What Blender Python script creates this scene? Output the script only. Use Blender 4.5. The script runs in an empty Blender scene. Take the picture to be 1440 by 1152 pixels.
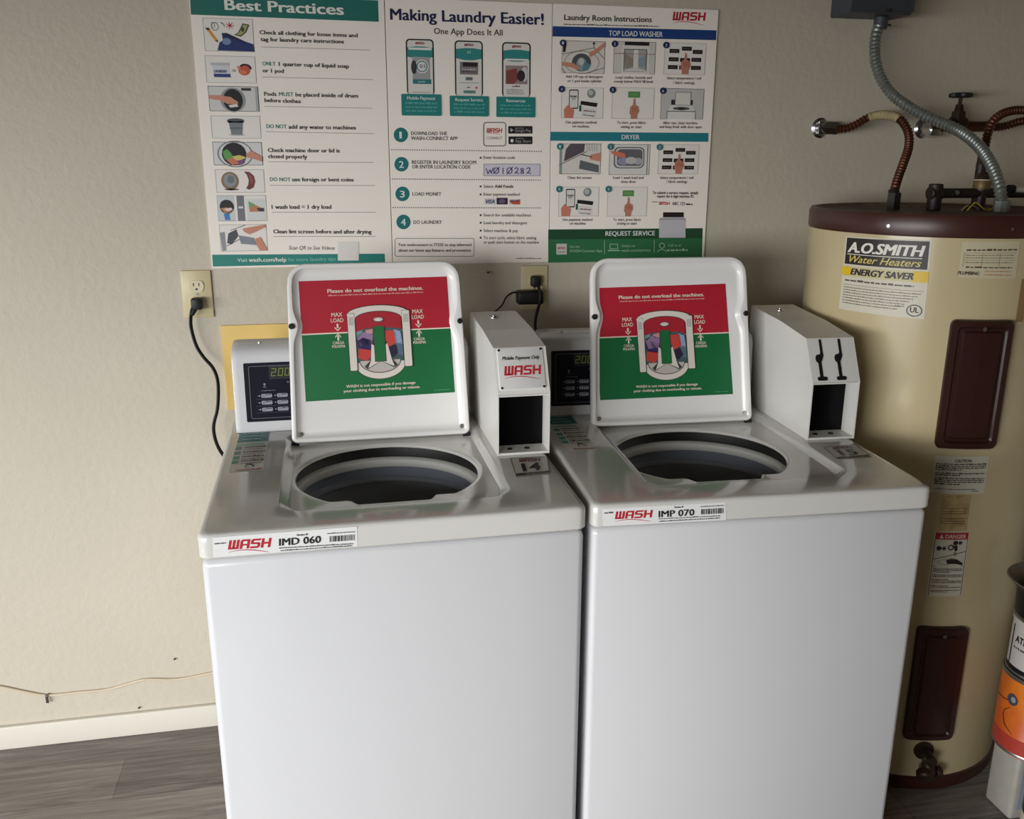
import bpy, bmesh, math, random
from mathutils import Vector as V, Matrix
R_ = math.radians
random.seed(7)
C = bpy.context.scene.collection
# ------------------------------------------------------------------ camera
FPX = 1271.5
CAM = V((0.2286, -2.2839, 1.5052)); YAW, PITCH, ROLL = 0.2000, 0.2718, 0.0038
fw = V((math.sin(YAW)*math.cos(PITCH), math.cos(YAW)*math.cos(PITCH), -math.sin(PITCH)))
rt = V((math.cos(YAW), -math.sin(YAW), 0)); up = rt.cross(fw)
rt, up = rt*math.cos(ROLL)+up*math.sin(ROLL), up*math.cos(ROLL)-rt*math.sin(ROLL)
cd = bpy.data.cameras.new('camera'); cam = bpy.data.objects.new('camera', cd); C.objects.link(cam)
cd.sensor_width = 36; cd.lens = FPX/1440*36; cd.clip_start = 0.02
cam.matrix_world = Matrix(((rt.x, up.x, -fw.x, CAM.x), (rt.y, up.y, -fw.y, CAM.y), (rt.z, up.z, -fw.z, CAM.z), (0, 0, 0, 1)))
bpy.context.scene.camera = cam
# ------------------------------------------------------------------ light
vs = bpy.context.scene.view_settings
vs.view_transform = 'Standard'; vs.look = 'None'; vs.gamma = 1; vs.exposure = 0.0; vs.use_curve_mapping = False
w = bpy.data.worlds.new('sky'); bpy.context.scene.world = w; w.use_nodes = True
w.node_tree.nodes['Background'].inputs[0].default_value = (0.75, 0.87, 1.0, 1)
w.node_tree.nodes['Background'].inputs[1].default_value = 0.5
def area(name, loc, look, sx, sy, power, col):
    l = bpy.data.lights.new(name, 'AREA'); l.shape = 'RECTANGLE'; l.size = sx; l.size_y = sy; l.energy = power; l.color = col
    o = bpy.data.objects.new(name, l); C.objects.link(o); o.location = loc
    o.rotation_euler = (V(look)-V(loc)).to_track_quat('-Z', 'Y').to_euler(); return o
# bright daylight outside the wide entrance on the front left; its low lintel is shaped to shade the upper part of the room
area('entrance_daylight', (-5.6, -5.8, 1.95), (0.3, -0.6, 1.95), 8.0, 2.9, 1120, (0.975, 0.98, 0.97))

# ------------------------------------------------------------------ projection helpers (photo frame 1440 x 1152)
def ray(x, y): return fw+rt*((x-720)/FPX)-up*((y-576)/FPX)
def at(x, y, Y=0.0):
    d = ray(x, y); return CAM+d*((Y-CAM.y)/d.y)
def onplane(x, y, o, n):
    d = ray(x, y); return CAM+d*((o-CAM).dot(n)/d.dot(n))

# ------------------------------------------------------------------ materials
def lin(c): 
    c /= 255.0
    return c/12.92 if c <= 0.04045 else ((c+0.055)/1.055)**2.4
def col(rgb): return (lin(rgb[0]), lin(rgb[1]), lin(rgb[2]), 1)
MATS = {}
def mat(name, rgb, rough=0.5, metal=0.0, var=0.0, vscale=8.0, bump=0.0, bscale=120.0, emit=0.0, coat=0.0, dirt=None, dscale=6.0, dpos=(0.55, 0.75), spec=None):
    if name in MATS: return MATS[name]
    m = bpy.data.materials.new(name); m.use_nodes = True; nt = m.node_tree; b = nt.nodes['Principled BSDF']
    b.inputs['Base Color'].default_value = col(rgb); b.inputs['Roughness'].default_value = rough; b.inputs['Metallic'].default_value = metal
    if spec is not None: b.inputs['Specular IOR Level'].default_value = spec
    if coat: b.inputs['Coat Weight'].default_value = coat; b.inputs['Coat Roughness'].default_value = 0.08
    tc = None
    if var or bump or dirt: tc = nt.nodes.new('ShaderNodeTexCoord')
    src = None
    if var:
        n = nt.nodes.new('ShaderNodeTexNoise'); n.inputs['Scale'].default_value = vscale; n.inputs['Detail'].default_value = 5
        nt.links.new(tc.outputs['Object'], n.inputs['Vector'])
        r = nt.nodes.new('ShaderNodeValToRGB'); k = 1-var
        r.color_ramp.elements[0].position = 0.3; r.color_ramp.elements[1].position = 0.7
        c = col(rgb); r.color_ramp.elements[0].color = (c[0]*k, c[1]*k, c[2]*k, 1); r.color_ramp.elements[1].color = c
        nt.links.new(n.outputs['Fac'], r.inputs['Fac']); src = r.outputs['Color']
        nt.links.new(src, b.inputs['Base Color'])
    if dirt:
        n = nt.nodes.new('ShaderNodeTexNoise'); n.inputs['Scale'].default_value = dscale; n.inputs['Detail'].default_value = 8; n.inputs['Roughness'].default_value = 0.65
        nt.links.new(tc.outputs['Object'], n.inputs['Vector'])
        r = nt.nodes.new('ShaderNodeValToRGB'); r.color_ramp.elements[0].position = dpos[0]; r.color_ramp.elements[1].position = dpos[1]
        r.color_ramp.elements[0].color = (0, 0, 0, 1); r.color_ramp.elements[1].color = (1, 1, 1, 1)
        nt.links.new(n.outputs['Fac'], r.inputs['Fac'])
        mx = nt.nodes.new('ShaderNodeMix'); mx.data_type = 'RGBA'
        nt.links.new(r.outputs['Color'], mx.inputs[0])
        if src: nt.links.new(src, mx.inputs[6])
        else: mx.inputs[6].default_value = col(rgb)
        mx.inputs[7].default_value = col(dirt); nt.links.new(mx.outputs[2], b.inputs['Base Color'])
    if bump:
        n = nt.nodes.new('ShaderNodeTexNoise'); n.inputs['Scale'].default_value = bscale; n.inputs['Detail'].default_value = 3
        nt.links.new(tc.outputs['Object'], n.inputs['Vector'])
        bp = nt.nodes.new('ShaderNodeBump'); bp.inputs['Strength'].default_value = bump; bp.inputs['Distance'].default_value = 0.004
        nt.links.new(n.outputs['Fac'], bp.inputs['Height']); nt.links.new(bp.outputs['Normal'], b.inputs['Normal'])
    if emit:
        b.inputs['Emission Color'].default_value = col(rgb); b.inputs['Emission Strength'].default_value = emit
    MATS[name] = m; return m
def ink(rgb, rough=0.45): return mat('ink_%d_%d_%d' % rgb, rgb, rough)

M_WALL = mat('painted_plaster', (201, 192, 175), 0.6, var=0.05, vscale=3, bump=0.35, bscale=55)
M_CEIL = mat('ceiling_paint', (120, 112, 100), 0.7, bump=0.2, bscale=60)
M_BASE = mat('baseboard_paint', (218, 213, 200), 0.35)
M_ENAMEL = mat('white_enamel', (211, 211, 214), 0.16, coat=0.3)
M_DECK = mat('deck_enamel', (213, 211, 206), 0.14, coat=0.3, var=0.03, vscale=10)
M_LIDW = mat('lid_enamel', (231, 229, 227), 0.25)
M_BOXW = mat('meter_case_paint', (222, 220, 215), 0.35, var=0.04, vscale=12)
M_BLACK = mat('black_rubber', (16, 16, 17), 0.5)
M_SCREEN = mat('black_glass', (7, 7, 10), 0.3, spec=0.15)
M_NAVY = mat('panel_navy', (15, 17, 32), 0.4, spec=0.2)
M_BEIGE = mat('outlet_ivory', (212, 198, 158), 0.4)
M_IVORY = mat('receptacle_ivory', (222, 210, 178), 0.35)
M_YELLOW = mat('yellowed_plastic', (240, 204, 122), 0.45, var=0.08, vscale=9)
M_CHROME = mat('chrome', (205, 205, 205), 0.22, 1.0)
M_STEEL = mat('galvanised_conduit', (150, 154, 148), 0.4, 0.6, var=0.3, vscale=60)
M_GREYBOX = mat('grey_steel_box', (62, 66, 73), 0.5)
M_COPPER = mat('tarnished_copper', (96, 54, 34), 0.42, 0.55, var=0.45, vscale=30)
M_TAPE = mat('peeling_paint', (176, 160, 118), 0.7, var=0.3, vscale=90)
M_BRONZE = mat('oxidised_brass', (66, 50, 36), 0.5, 0.4, var=0.3, vscale=40, dirt=(150, 140, 112), dscale=40, dpos=(0.62, 0.72))
M_DARKPIPE = mat('dark_pipe', (42, 32, 28), 0.5, 0.2, var=0.2, vscale=30)
M_TANK = mat('tank_enamel', (203, 187, 149), 0.24, var=0.05, vscale=5, dirt=(150, 134, 104), dscale=3.0, dpos=(0.6, 0.95))
M_CAP = mat('tank_brown', (66, 34, 28), 0.35)
M_CAPDUST = mat('tank_top_dusty', (92, 66, 54), 0.6, dirt=(150, 134, 112), dscale=14, dpos=(0.5, 0.8))
M_PANEL = mat('cover_brown', (52, 26, 22), 0.32)
M_TUBL = mat('tub_ring_plastic', (228, 228, 224), 0.3)
M_TUBS = mat('basket_slate', (150, 156, 168), 0.3)
M_TUBM = mat('basket_grey', (165, 168, 172), 0.35)
M_TUBD = mat('basket_dark', (158, 160, 166), 0.35)
M_WHITEP = mat('poster_board', (252, 243, 234), 0.45)

# ------------------------------------------------------------------ mesh builder
class MB:
    def __init__(s): s.bm = bmesh.new(); s.mats = []
    def mi(s, m):
        if m not in s.mats: s.mats.append(m)
        return s.mats.index(m)
    def face(s, vs_, m):
        try: f = s.bm.faces.new(vs_)
        except ValueError: return None
        f.material_index = s.mi(m); return f
    def poly(s, pts, m): return s.face([s.bm.verts.new(p) for p in pts], m)
    def loops(s, loops, m, closed=True, cap0=False, cap1=False):
        L = [[s.bm.verts.new(p) for p in l] for l in loops]
        n = len(L[0])
        for i, (a, b) in enumerate(zip(L[:-1], L[1:])):
            mm = m[i] if isinstance(m, (list, tuple)) else m
            for k in range(n if closed else n-1):
                s.face([a[k], a[(k+1) % n], b[(k+1) % n], b[k]], mm)
        m0 = m[0] if isinstance(m, (list, tuple)) else m; m1 = m[-1] if isinstance(m, (list, tuple)) else m
        if cap0: s.face(list(reversed(L[0])), m0)
        if cap1: s.face(L[-1], m1)
        return L
    def box(s, x0, x1, y0, y1, z0, z1, m, bev=0.0, seg=2, rot=None, skip_top=False):
        b = bmesh.new(); bmesh.ops.create_cube(b, size=1)
        for v in b.verts: v.co = V(((x0+x1)/2+v.co.x*(x1-x0), (y0+y1)/2+v.co.y*(y1-y0), (z0+z1)/2+v.co.z*(z1-z0)))
        if bev: bmesh.ops.bevel(b, geom=list(b.edges), offset=bev, segments=seg, profile=0.5, affect='EDGES')
        if skip_top:
            tz = max(f.calc_center_median().z for f in b.faces)
            bmesh.ops.delete(b, geom=[f for f in b.faces if f.calc_center_median().z > tz-1e-5], context='FACES_ONLY')
        s.join(b, m, rot)
    def join(s, b, m, mtx=None):
        mp = {v: s.bm.verts.new(mtx @ v.co if mtx else v.co) for v in b.verts}
        for f in b.faces: s.face([mp[v] for v in f.verts], m)
        b.free()
    def lathe(s, prof, m, c=(0, 0, 0), n=32, mtx=None, cap0=False, cap1=False):
        c = V(c); ls = []
        for r, z in prof:
            l = [V((math.cos(2*math.pi*k/n)*r, math.sin(2*math.pi*k/n)*r, z)) for k in range(n)]
            ls.append([(mtx @ p if mtx else p+c) for p in l])
        s.loops(ls, m, True, cap0, cap1)
    def cyl(s, p0, p1, r, m, n=16, r1=None, bev=0.0):
        p0, p1 = V(p0), V(p1); d = p1-p0; L = d.length
        q = d.to_track_quat('Z', 'Y').to_matrix().to_4x4(); q.translation = p0
        r1 = r if r1 is None else r1
        pr = [(r, 0), (r1, L)] if not bev else [(r-bev, 0), (r, bev), (r1, L-bev), (r1-bev, L)]
        s.lathe(pr, m, n=n, mtx=q, cap0=True, cap1=True)
    def tube(s, pts, rad, m, n=10, cap=True, flat=1.0):
        pts = [V(p) for p in pts]; T = []
        for i in range(len(pts)):
            T.append((pts[min(i+1, len(pts)-1)]-pts[max(i-1, 0)]).normalized())
        N = T[0].orthogonal().normalized(); ls = []
        for i, (p, t) in enumerate(zip(pts, T)):
            N = (N-t*N.dot(t)).normalized(); B = t.cross(N)
            r = rad(i) if callable(rad) else rad
            ls.append([p+N*(math.cos(a)*r)+B*(math.sin(a)*r*flat) for a in [2*math.pi*k/n for k in range(n)]])
        s.loops(ls, m, True, cap, cap)
    def prism(s, pts, f0, f1, m):
        a = [f0(*p) for p in pts]; b = [f1(*p) for p in pts]
        s.loops([a, b], m, True, True, True)
    def obj(s, name, parent=None, smooth=38, world=True):
        me = bpy.data.meshes.new(name)
        bmesh.ops.recalc_face_normals(s.bm, faces=s.bm.faces) if smooth is not None else None
        if parent is not None and world:
            wm = parent.matrix_basis.copy(); pp = parent.parent
            while pp is not None: wm = pp.matrix_basis @ wm; pp = pp.parent
            inv = wm.inverted()
            for v in s.bm.verts: v.co = inv @ v.co
        s.bm.to_mesh(me); s.bm.free()
        for m in s.mats: me.materials.append(m)
        if smooth is not None:
            me.shade_smooth(); me.set_sharp_from_angle(angle=R_(smooth))
        o = bpy.data.objects.new(name, me); C.objects.link(o)
        if parent is not None: o.parent = parent
        return o
def catmull(pts, per=12):
    pts = [V(p) for p in pts]; P = [pts[0]*2-pts[1]]+pts+[pts[-1]*2-pts[-2]]; out = []
    for i in range(1, len(P)-2):
        a, b, c, d = P[i-1:i+3]
        for k in range(per):
            t = k/per
            out.append(0.5*((2*b)+(c-a)*t+(2*a-5*b+4*c-d)*t*t+(3*b-a-3*c+d)*t**3))
    out.append(pts[-1]); return out
def resample(pts, step):
    out = [pts[0]]; acc = 0.0
    for a, b in zip(pts[:-1], pts[1:]):
        L = (b-a).length; t = step-acc
        while t <= L: out.append(a+(b-a)*(t/L)); t += step
        acc = (acc+L) % step if L else acc
    return out
GROUPS = {'wall_poster': 'laundry posters side by side on the wall', 'washing_machine': 'top loading washers side by side', 'wall_outlet': 'wall outlets behind the washers', 'paint_can': 'paint cans beside the water heater', 'nail': 'small nails in the wall', 'copper_connector': 'copper water connectors above the heater'}
def thing(name, label, cat, loc=(0, 0, 0), rz=0.0, group=None):
    o = bpy.data.objects.new(name, None); C.objects.link(o); o.empty_display_size = 0.05
    o.matrix_basis = Matrix.Translation(V(loc)) @ Matrix.Rotation(rz, 4, 'Z')
    o['label'] = label; o['category'] = cat
    g = group or GROUPS.get(name)
    if g: o['group'] = g
    return o
def tag(o, label, cat, group=None):
    o['label'] = label; o['category'] = cat
    g = group or GROUPS.get(o.name.split('.')[0])
    if g: o['group'] = g
    return o
def structure(o): o['kind'] = 'structure'; return o

# ------------------------------------------------------------------ lettering and printing
GLYPH = {}
def glyph(s, bold=0.0, shear=0.0, space=1.0, res=2):
    k = (s, bold, shear, space)
    if k in GLYPH: return GLYPH[k]
    cu = bpy.data.curves.new('t', 'FONT'); cu.body = s; cu.size = 1; cu.shear = shear; cu.resolution_u = res; cu.space_character = space
    o = bpy.data.objects.new('t', cu); C.objects.link(o); bpy.context.view_layer.update()
    me = bpy.data.meshes.new_from_object(o.evaluated_get(bpy.context.evaluated_depsgraph_get()))
    vv = [(v.co.x, v.co.y) for v in me.vertices]; ff = [tuple(p.vertices) for p in me.polygons]
    bpy.data.objects.remove(o); bpy.data.curves.remove(cu); bpy.data.meshes.remove(me)
    if bold:
        n0 = len(vv); base_v, base_f = vv, ff; vv, ff = [], []
        for q, (dx, dy) in enumerate(((-.8*bold, .25*bold), (.8*bold, -.25*bold), (0, 0), (.8*bold, .25*bold), (-.8*bold, -.25*bold))):
            vv += [(x+dx, y+dy, q*.2) for x, y in base_v]; ff += [tuple(i+q*n0 for i in f) for f in base_f]
    x0 = min(v[0] for v in vv); x1 = max(v[0] for v in vv)
    vv = [((v[0]-x0)/(x1-x0), v[1]/0.70, (v[2] if len(v) > 2 else 0)) for v in vv]
    GLYPH[k] = (vv, ff); return GLYPH[k]
STEP = 0.00035
class Print:
    """flat printing in design coordinates; f(u, v, h) gives the point h metres above the printed surface"""
    def __init__(s, f, lean=None): s.f = f; s.mb = MB(); s.lean = lean
    def poly(s, pts, rgb, lay=1):
        s.mb.poly([s.f(x, y, lay*STEP) for x, y in pts], ink(rgb) if isinstance(rgb, tuple) else rgb)
    def strip(s, a, b, rgb, lay=1):
        A = [s.mb.bm.verts.new(s.f(x, y, lay*STEP)) for x, y in a]; B = [s.mb.bm.verts.new(s.f(x, y, lay*STEP)) for x, y in b]
        m = ink(rgb) if isinstance(rgb, tuple) else rgb
        for i in range(len(A)-1): s.mb.face([A[i], A[i+1], B[i+1], B[i]], m)
    def rect(s, x0, y0, x1, y1, rgb, lay=1, n=1):
        if n == 1: s.poly([(x0, y0), (x1, y0), (x1, y1), (x0, y1)], rgb, lay)
        else:
            xs = [x0+(x1-x0)*k/n for k in range(n+1)]; s.strip([(x, y0) for x in xs], [(x, y1) for x in xs], rgb, lay)
    def rr(s, x0, y0, x1, y1, r, q=4, ry=None):
        ry = r if ry is None else ry; out = []
        for cx, cy, a in ((x1-r, y0+ry, -90), (x1-r, y1-ry, 0), (x0+r, y1-ry, 90), (x0+r, y0+ry, 180)):
            for k in range(q+1): t = R_(a+90*k/q); out.append((cx+r*math.cos(t), cy+ry*math.sin(t)))
        return out
    def rrect(s, x0, y0, x1, y1, r, rgb, lay=1, ry=None): s.poly(s.rr(x0, y0, x1, y1, r, ry=ry), rgb, lay)
    def rframe(s, x0, y0, x1, y1, r, wd, rgb, lay=1):
        a = s.rr(x0, y0, x1, y1, r); b = s.rr(x0+wd, y0+wd, x1-wd, y1-wd, max(r-wd, 0.01*r+1e-6)); s.strip(a+a[:1], b+b[:1], rgb, lay)
    def frame(s, x0, y0, x1, y1, wd, rgb, lay=1, wy=None):
        wy = wd if wy is None else wy
        s.rect(x0, y0, x1, y0+wy, rgb, lay); s.rect(x0, y1-wy, x1, y1, rgb, lay); s.rect(x0, y0+wy, x0+wd, y1-wy, rgb, lay); s.rect(x1-wd, y0+wy, x1, y1-wy, rgb, lay)
    def ell(s, cx, cy, rx, ry, rgb, lay=1, a0=0, a1=360, n=20):
        p = [(cx+rx*math.cos(R_(a0+(a1-a0)*k/n)), cy+ry*math.sin(R_(a0+(a1-a0)*k/n))) for k in range(n if a1-a0 >= 360 else n+1)]
        s.poly(p, rgb, lay)
    def ring(s, cx, cy, rx, ry, wx, wy, rgb, lay=1, a0=0, a1=360, n=24):
        A = [R_(a0+(a1-a0)*k/n) for k in range(n+1)]
        s.strip([(cx+rx*math.cos(a), cy+ry*math.sin(a)) for a in A], [(cx+(rx-wx)*math.cos(a), cy+(ry-wy)*math.sin(a)) for a in A], rgb, lay)
    def line(s, pts, wd, rgb, lay=1):
        for (xa, ya), (xb, yb) in zip(pts[:-1], pts[1:]):
            L = math.hypot(xb-xa, yb-ya) or 1; nx, ny = -(yb-ya)/L*wd/2, (xb-xa)/L*wd/2; ex, ey = (xb-xa)/L*wd*.25, (yb-ya)/L*wd*.25
            s.poly([(xa+nx-ex, ya+ny-ey), (xb+nx+ex, yb+ny+ey), (xb-nx+ex, yb-ny+ey), (xa-nx-ex, ya-ny-ey)], rgb, lay)
    def text(s, t, x0, y0, x1, y1, h, rgb, bold=0.0, shear=0.0, lay=2, space=1.0, res=2):
        vv, ff = glyph(t, bold, shear, space, res); ux = s.lean(x0)*h if s.lean else 0
        m = ink(rgb) if isinstance(rgb, tuple) else rgb
        P = [s.mb.bm.verts.new(s.f(x0+a*(x1-x0)+b*ux, y0+a*(y1-y0)-b*h, (lay+c)*STEP)) for a, b, c in vv]
        for f in ff: s.mb.face([P[i] for i in f], m)
    def greek(s, x0, y0, x1, y1, h, rgb, lay=2, mean=3.2, kx=1.0):
        """illegible fine print: a broken row of small strokes"""
        L = abs(x1-x0); x = 0.0; g = abs(h)*kx
        while x < L-g*0.3:
            wd = min(g*random.uniform(0.8, mean), L-x); a, b = x/L, (x+wd)/L
            xa, xb = x0+(x1-x0)*a, x0+(x1-x0)*b; ya, yb = y0+(y1-y0)*a, y0+(y1-y0)*b
            hh = h*random.choice((0.7, 0.8, 1.0))
            s.poly([(xa, ya-hh), (xb, yb-hh), (xb, yb), (xa, ya)], rgb, lay); x += wd+g*0.45
    def logo(s, x0, y0, x1, y1, h, rgb, lay=2, swoosh=True):
        """slanted four letter wordmark built from strokes"""
        e = (x1-x0, y1-y0)
        def pt(a, b): 
            a2 = (a+0.16*b)/4.55
            return (x0+a2*e[0], y0+a2*e[1]-b*h)
        def bar(a0, b0, a1, b1): s.poly([pt(a0, b0), pt(a1, b0), pt(a1, b1), pt(a0, b1)], rgb, lay)
        t = 0.26; q = 0.2
        for k in (0, 0.41, 0.82): bar(k, 0, k+t, 1)
        bar(t, 0, 0.82, q)
        o = 1.2
        bar(o, 0, o+t, 0.86); bar(o+0.72, 0, o+0.72+t, 1); bar(o+0.1, 0.86-q+0.14, o+0.72, 1); bar(o+t, 0.34, o+0.72, 0.34+q*0.8)
        o = 2.3
        bar(o+.1, 1-q, o+0.98, 1); bar(o, 0.45, o+t, 1-q*0.6); bar(o+t, 0.42, o+0.85, 0.42+q); bar(o+0.72, q*.6, o+0.98, 0.55); bar(o, 0, o+0.85, q)
        o = 3.4
        bar(o, 0, o+t, 1); bar(o+0.72, 0, o+0.72+t, 1); bar(o+t, 0.4, o+0.72, 0.4+q)
        if swoosh:
            A = [pt(0.1+4.2*k/10, -0.52+0.36*math.sin(math.pi*(0.12+0.88*k/10)**0.8)) for k in range(11)]
            B = [(x, y-h*(0.03+0.05*math.sin(math.pi*k/10))) for k, (x, y) in enumerate(A)]
            s.strip(A, B, rgb, lay)
    def obj(s, name, parent, label=None):
        o = s.mb.obj(name, parent, smooth=None)
        if label: o['label'] = label
        return o

# ================================================================== SETTING
XL, XR, YF, ZC = -3.4, 2.75, -2.75, 2.44
def floor_material():
    m = bpy.data.materials.new('grey_wood_planks'); m.use_nodes = True; nt = m.node_tree; b = nt.nodes['Principled BSDF']
    tc = nt.nodes.new('ShaderNodeTexCoord'); mp = nt.nodes.new('ShaderNodeMapping'); nt.links.new(tc.outputs['Object'], mp.inputs[0])
    mp.inputs['Scale'].default_value = (1.6, 26, 1)
    n1 = nt.nodes.new('ShaderNodeTexNoise'); n1.inputs['Scale'].default_value = 2.2; n1.inputs['Detail'].default_value = 9; n1.inputs['Roughness'].default_value = 0.68; n1.inputs['Distortion'].default_value = 0.8
    nt.links.new(mp.outputs[0], n1.inputs['Vector'])
    br = nt.nodes.new('ShaderNodeTexBrick'); br.inputs['Scale'].default_value = 1; br.inputs['Brick Width'].default_value = 1.25; br.inputs['Row Height'].default_value = 0.155; br.inputs['Mortar Size'].default_value = 0.0012
    br.inputs['Color1'].default_value = (0.25, 0.25, 0.25, 1); br.inputs['Color2'].default_value = (0.9, 0.9, 0.9, 1); br.inputs['Mortar'].default_value = (0, 0, 0, 1)
    mp2 = nt.nodes.new('ShaderNodeMapping'); mp2.inputs['Location'].default_value = (0.35, 0.112, 0); nt.links.new(tc.outputs['Object'], mp2.inputs[0])
    nt.links.new(mp2.outputs[0], br.inputs['Vector'])
    ad = nt.nodes.new('ShaderNodeMath'); ad.operation = 'MULTIPLY_ADD'; ad.inputs[1].default_value = 0.30
    sp = nt.nodes.new('ShaderNodeSeparateColor'); nt.links.new(br.outputs['Color'], sp.inputs[0]); nt.links.new(sp.outputs[0], ad.inputs[0]); nt.links.new(n1.outputs['Fac'], ad.inputs[2])
    r = nt.nodes.new('ShaderNodeValToRGB'); e = r.color_ramp.elements
    e[0].position = 0.38; e[0].color = col((70, 66, 64)); e[1].position = 1.0; e[1].color = col((172, 164, 152))
    k = e.new(0.62); k.color = col((118, 112, 107)); k = e.new(0.8); k.color = col((146, 138, 130))
    nt.links.new(ad.outputs[0], r.inputs['Fac']); nt.links.new(r.outputs['Color'], b.inputs['Base Color'])
    b.inputs['Roughness'].default_value = 0.42
    bp = nt.nodes.new('ShaderNodeBump'); bp.inputs['Strength'].default_value = 0.15; bp.inputs['Distance'].default_value = 0.003
    nt.links.new(n1.outputs['Fac'], bp.inputs['Height']); nt.links.new(bp.outputs['Normal'], b.inputs['Normal'])
    return m
def slab(name, x0, x1, y0, y1, z0, z1, m):
    b = MB(); b.box(x0, x1, y0, y1, z0, z1, m); return structure(b.obj(name, None, smooth=None))
slab('floor', XL-.1, XR+.1, YF-.1, .1, -.06, 0, floor_material())
slab('ceiling', XL-.1, XR+.1, YF-.1, .1, ZC, ZC+.06, M_CEIL)
slab('wall_back', XL-.1, XR+.1, 0, .1, 0, ZC, M_WALL)
slab('wall_right', XR, XR+.1, YF, 0, 0, ZC, M_WALL)
b = MB()   # unseen left wall; corner entrance and low lintel shaped to steer the daylight
b.box(XL-.1, XL, -1.6, 0, 0, ZC, M_WALL); b.box(XL-.1, XL, YF, -1.6, 1.62, ZC, M_WALL)
structure(b.obj('wall_left', None, smooth=None))
b = MB()   # unseen front wall; opening edge and low lintel shaped to limit the daylight
b.box(-.30, XR, YF-.1, YF, 0, ZC, M_WALL); b.box(XL, -.30, YF-.1, YF, 1.62, ZC, M_WALL)
structure(b.obj('wall_front', None, smooth=None))
b = MB(); b.box(XL, XR, -.013, 0, 0, .066, M_BASE, .003); structure(b.obj('baseboard_back'))
b = MB(); b.box(XR-.013, XR, YF, -.013, 0, .066, M_BASE, .003); structure(b.obj('baseboard_right'))

# ================================================================== POSTERS
WY = -0.005
def wallmap(x, y, h): return at(x, y, WY-h)
def wlean(x): return (x-687)/4900
TEAL, NAVY, RED, BLK, GRY, WHT = (30, 122, 116), (26, 36, 84), (186, 34, 48), (34, 32, 34), (150, 148, 146), (238, 236, 230)
SKIN = (206, 142, 118)
PZ0, PZ1 = 1.2465, 1.8605
def poster(x0, x1, label):
    t = thing('wall_poster', label, 'poster', ((x0+x1)/2, 0, PZ0))
    m = MB(); m.box(x0, x1, WY, -0.0003, PZ0, PZ1, M_WHITEP, .0006, 1); m.obj('board', t); return t
def band(t, name, quad, rgb, lay=1):
    p = Print(wallmap); p.poly(quad, rgb, lay); return p
def wquad(x0, z0, x1, z1): return [(x0, z0), (x1, z0), (x1, z1), (x0, z1)]
def wz(xa, xb, za0, zb0, za1, zb1, rgb, lay=1):
    """band between two slightly sloping edges given by photo points"""
    p = Print(lambda x, y, h: at(x, y, WY-h)); p.poly([(xa, za0), (xb, zb0), (xb, zb1), (xa, za1)], rgb, lay); return p
class Pic(Print):
    """picture box between two photo corners on the wall; contents in the design frame zr"""
    def __init__(s, tl, br, zr):
        a, b = at(*tl, WY), at(*br, WY); s.zr = zr
        def f(u, v, h):
            p = (u-zr[0])/(zr[2]-zr[0]); q = (v-zr[1])/(zr[3]-zr[1])
            return V((a.x+(b.x-a.x)*p, WY-h, a.z+(b.z-a.z)*q))
        super().__init__(f)
    def border(s, wd=3, rgb=(168, 166, 163), fill=(240, 234, 228)):
        s.rect(*s.zr, fill, 1); s.frame(*s.zr, wd, rgb, 2)

# ---- left poster
t = poster(-.0445, .3855, 'left poster of the three, green header band, laundry tips beside small photos')
p = Print(wallmap, wlean)
p.poly([(266.7, -9.2), (531.5, .6), (532.6, 30.6), (268.5, 20.5)], (30, 112, 102)); p.text('Best Practices', 316, 13.6, 484, 20.9, 15.2, WHT, bold=.035, lay=2, res=3); p.obj('header_band', t)
p = Print(wallmap, wlean)
p.poly([(298.2, 358.3), (541, 356.8), (541.5, 369.6), (299.5, 375)], (38, 132, 122))
p.text('Visit', 334, 368.4, 348, 368.2, 5.2, (222, 236, 230)); p.text('wash.com/help', 350, 368.2, 403, 367.8, 5.6, WHT, bold=.025); p.text('for more laundry tips', 405.5, 367.6, 472, 366.4, 5, (140, 196, 186))
p.rect(475, 340, 504.5, 366.5, (232, 228, 224), 3); p.obj('footer_band', t)
p = Print(wallmap, wlean)
K = 5.6
for s_, xa, ya, xb, yb, cc in (
    ('Check all clothing for loose items and', 365, 48, 503, 52.5, BLK), ('tag for laundry care instructions', 366.5, 57.7, 483.6, 61.2, BLK),
    ('ONLY', 369, 92, 387.5, 92.4, TEAL), ('1 quarter cup of liquid soap', 392, 92.5, 491, 95.8, BLK), ('or 1 pod', 369.3, 101.7, 399, 102.7, BLK),
    ('Pods', 371.4, 134.7, 389, 135, BLK), ('MUST', 392.2, 135, 412.6, 135.6, TEAL), ('be placed inside of drum', 415.5, 135.6, 503.6, 137.5, BLK), ('before clothes', 372, 143.5, 423, 145.2, BLK),
    ('DO NOT', 374.7, 180.2, 403, 180.8, TEAL), ('add any water to machines', 405.8, 181, 500.5, 182.2, BLK),
    ('Check machine door or lid is', 376.7, 213.8, 477.8, 214.6, BLK), ('closed properly', 377, 222.4, 432, 223.2, BLK),
    ('DO NOT', 379.6, 254.9, 408.5, 255.2, TEAL), ('use foreign or bent coins', 410.9, 255, 497.2, 255.4, BLK),
    ('1 wash load = 1 dry load', 382, 293.7, 466, 293.7, BLK), ('Clean lint screen before and after drying', 384.4, 328.2, 522.5, 328.7, BLK)):
    p = Print(wallmap, wlean); p.text(s_, xa, ya, xb, yb, K, cc, bold=.03 if cc == BLK else .01); p.obj('caption', t)
p = Print(wallmap, wlean); p.text('Scan QR to See Videos', 406, 351, 471, 351.5, 5.4, (90, 88, 88), shear=.3); p.obj('caption', t)
p = Print(wallmap)
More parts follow.
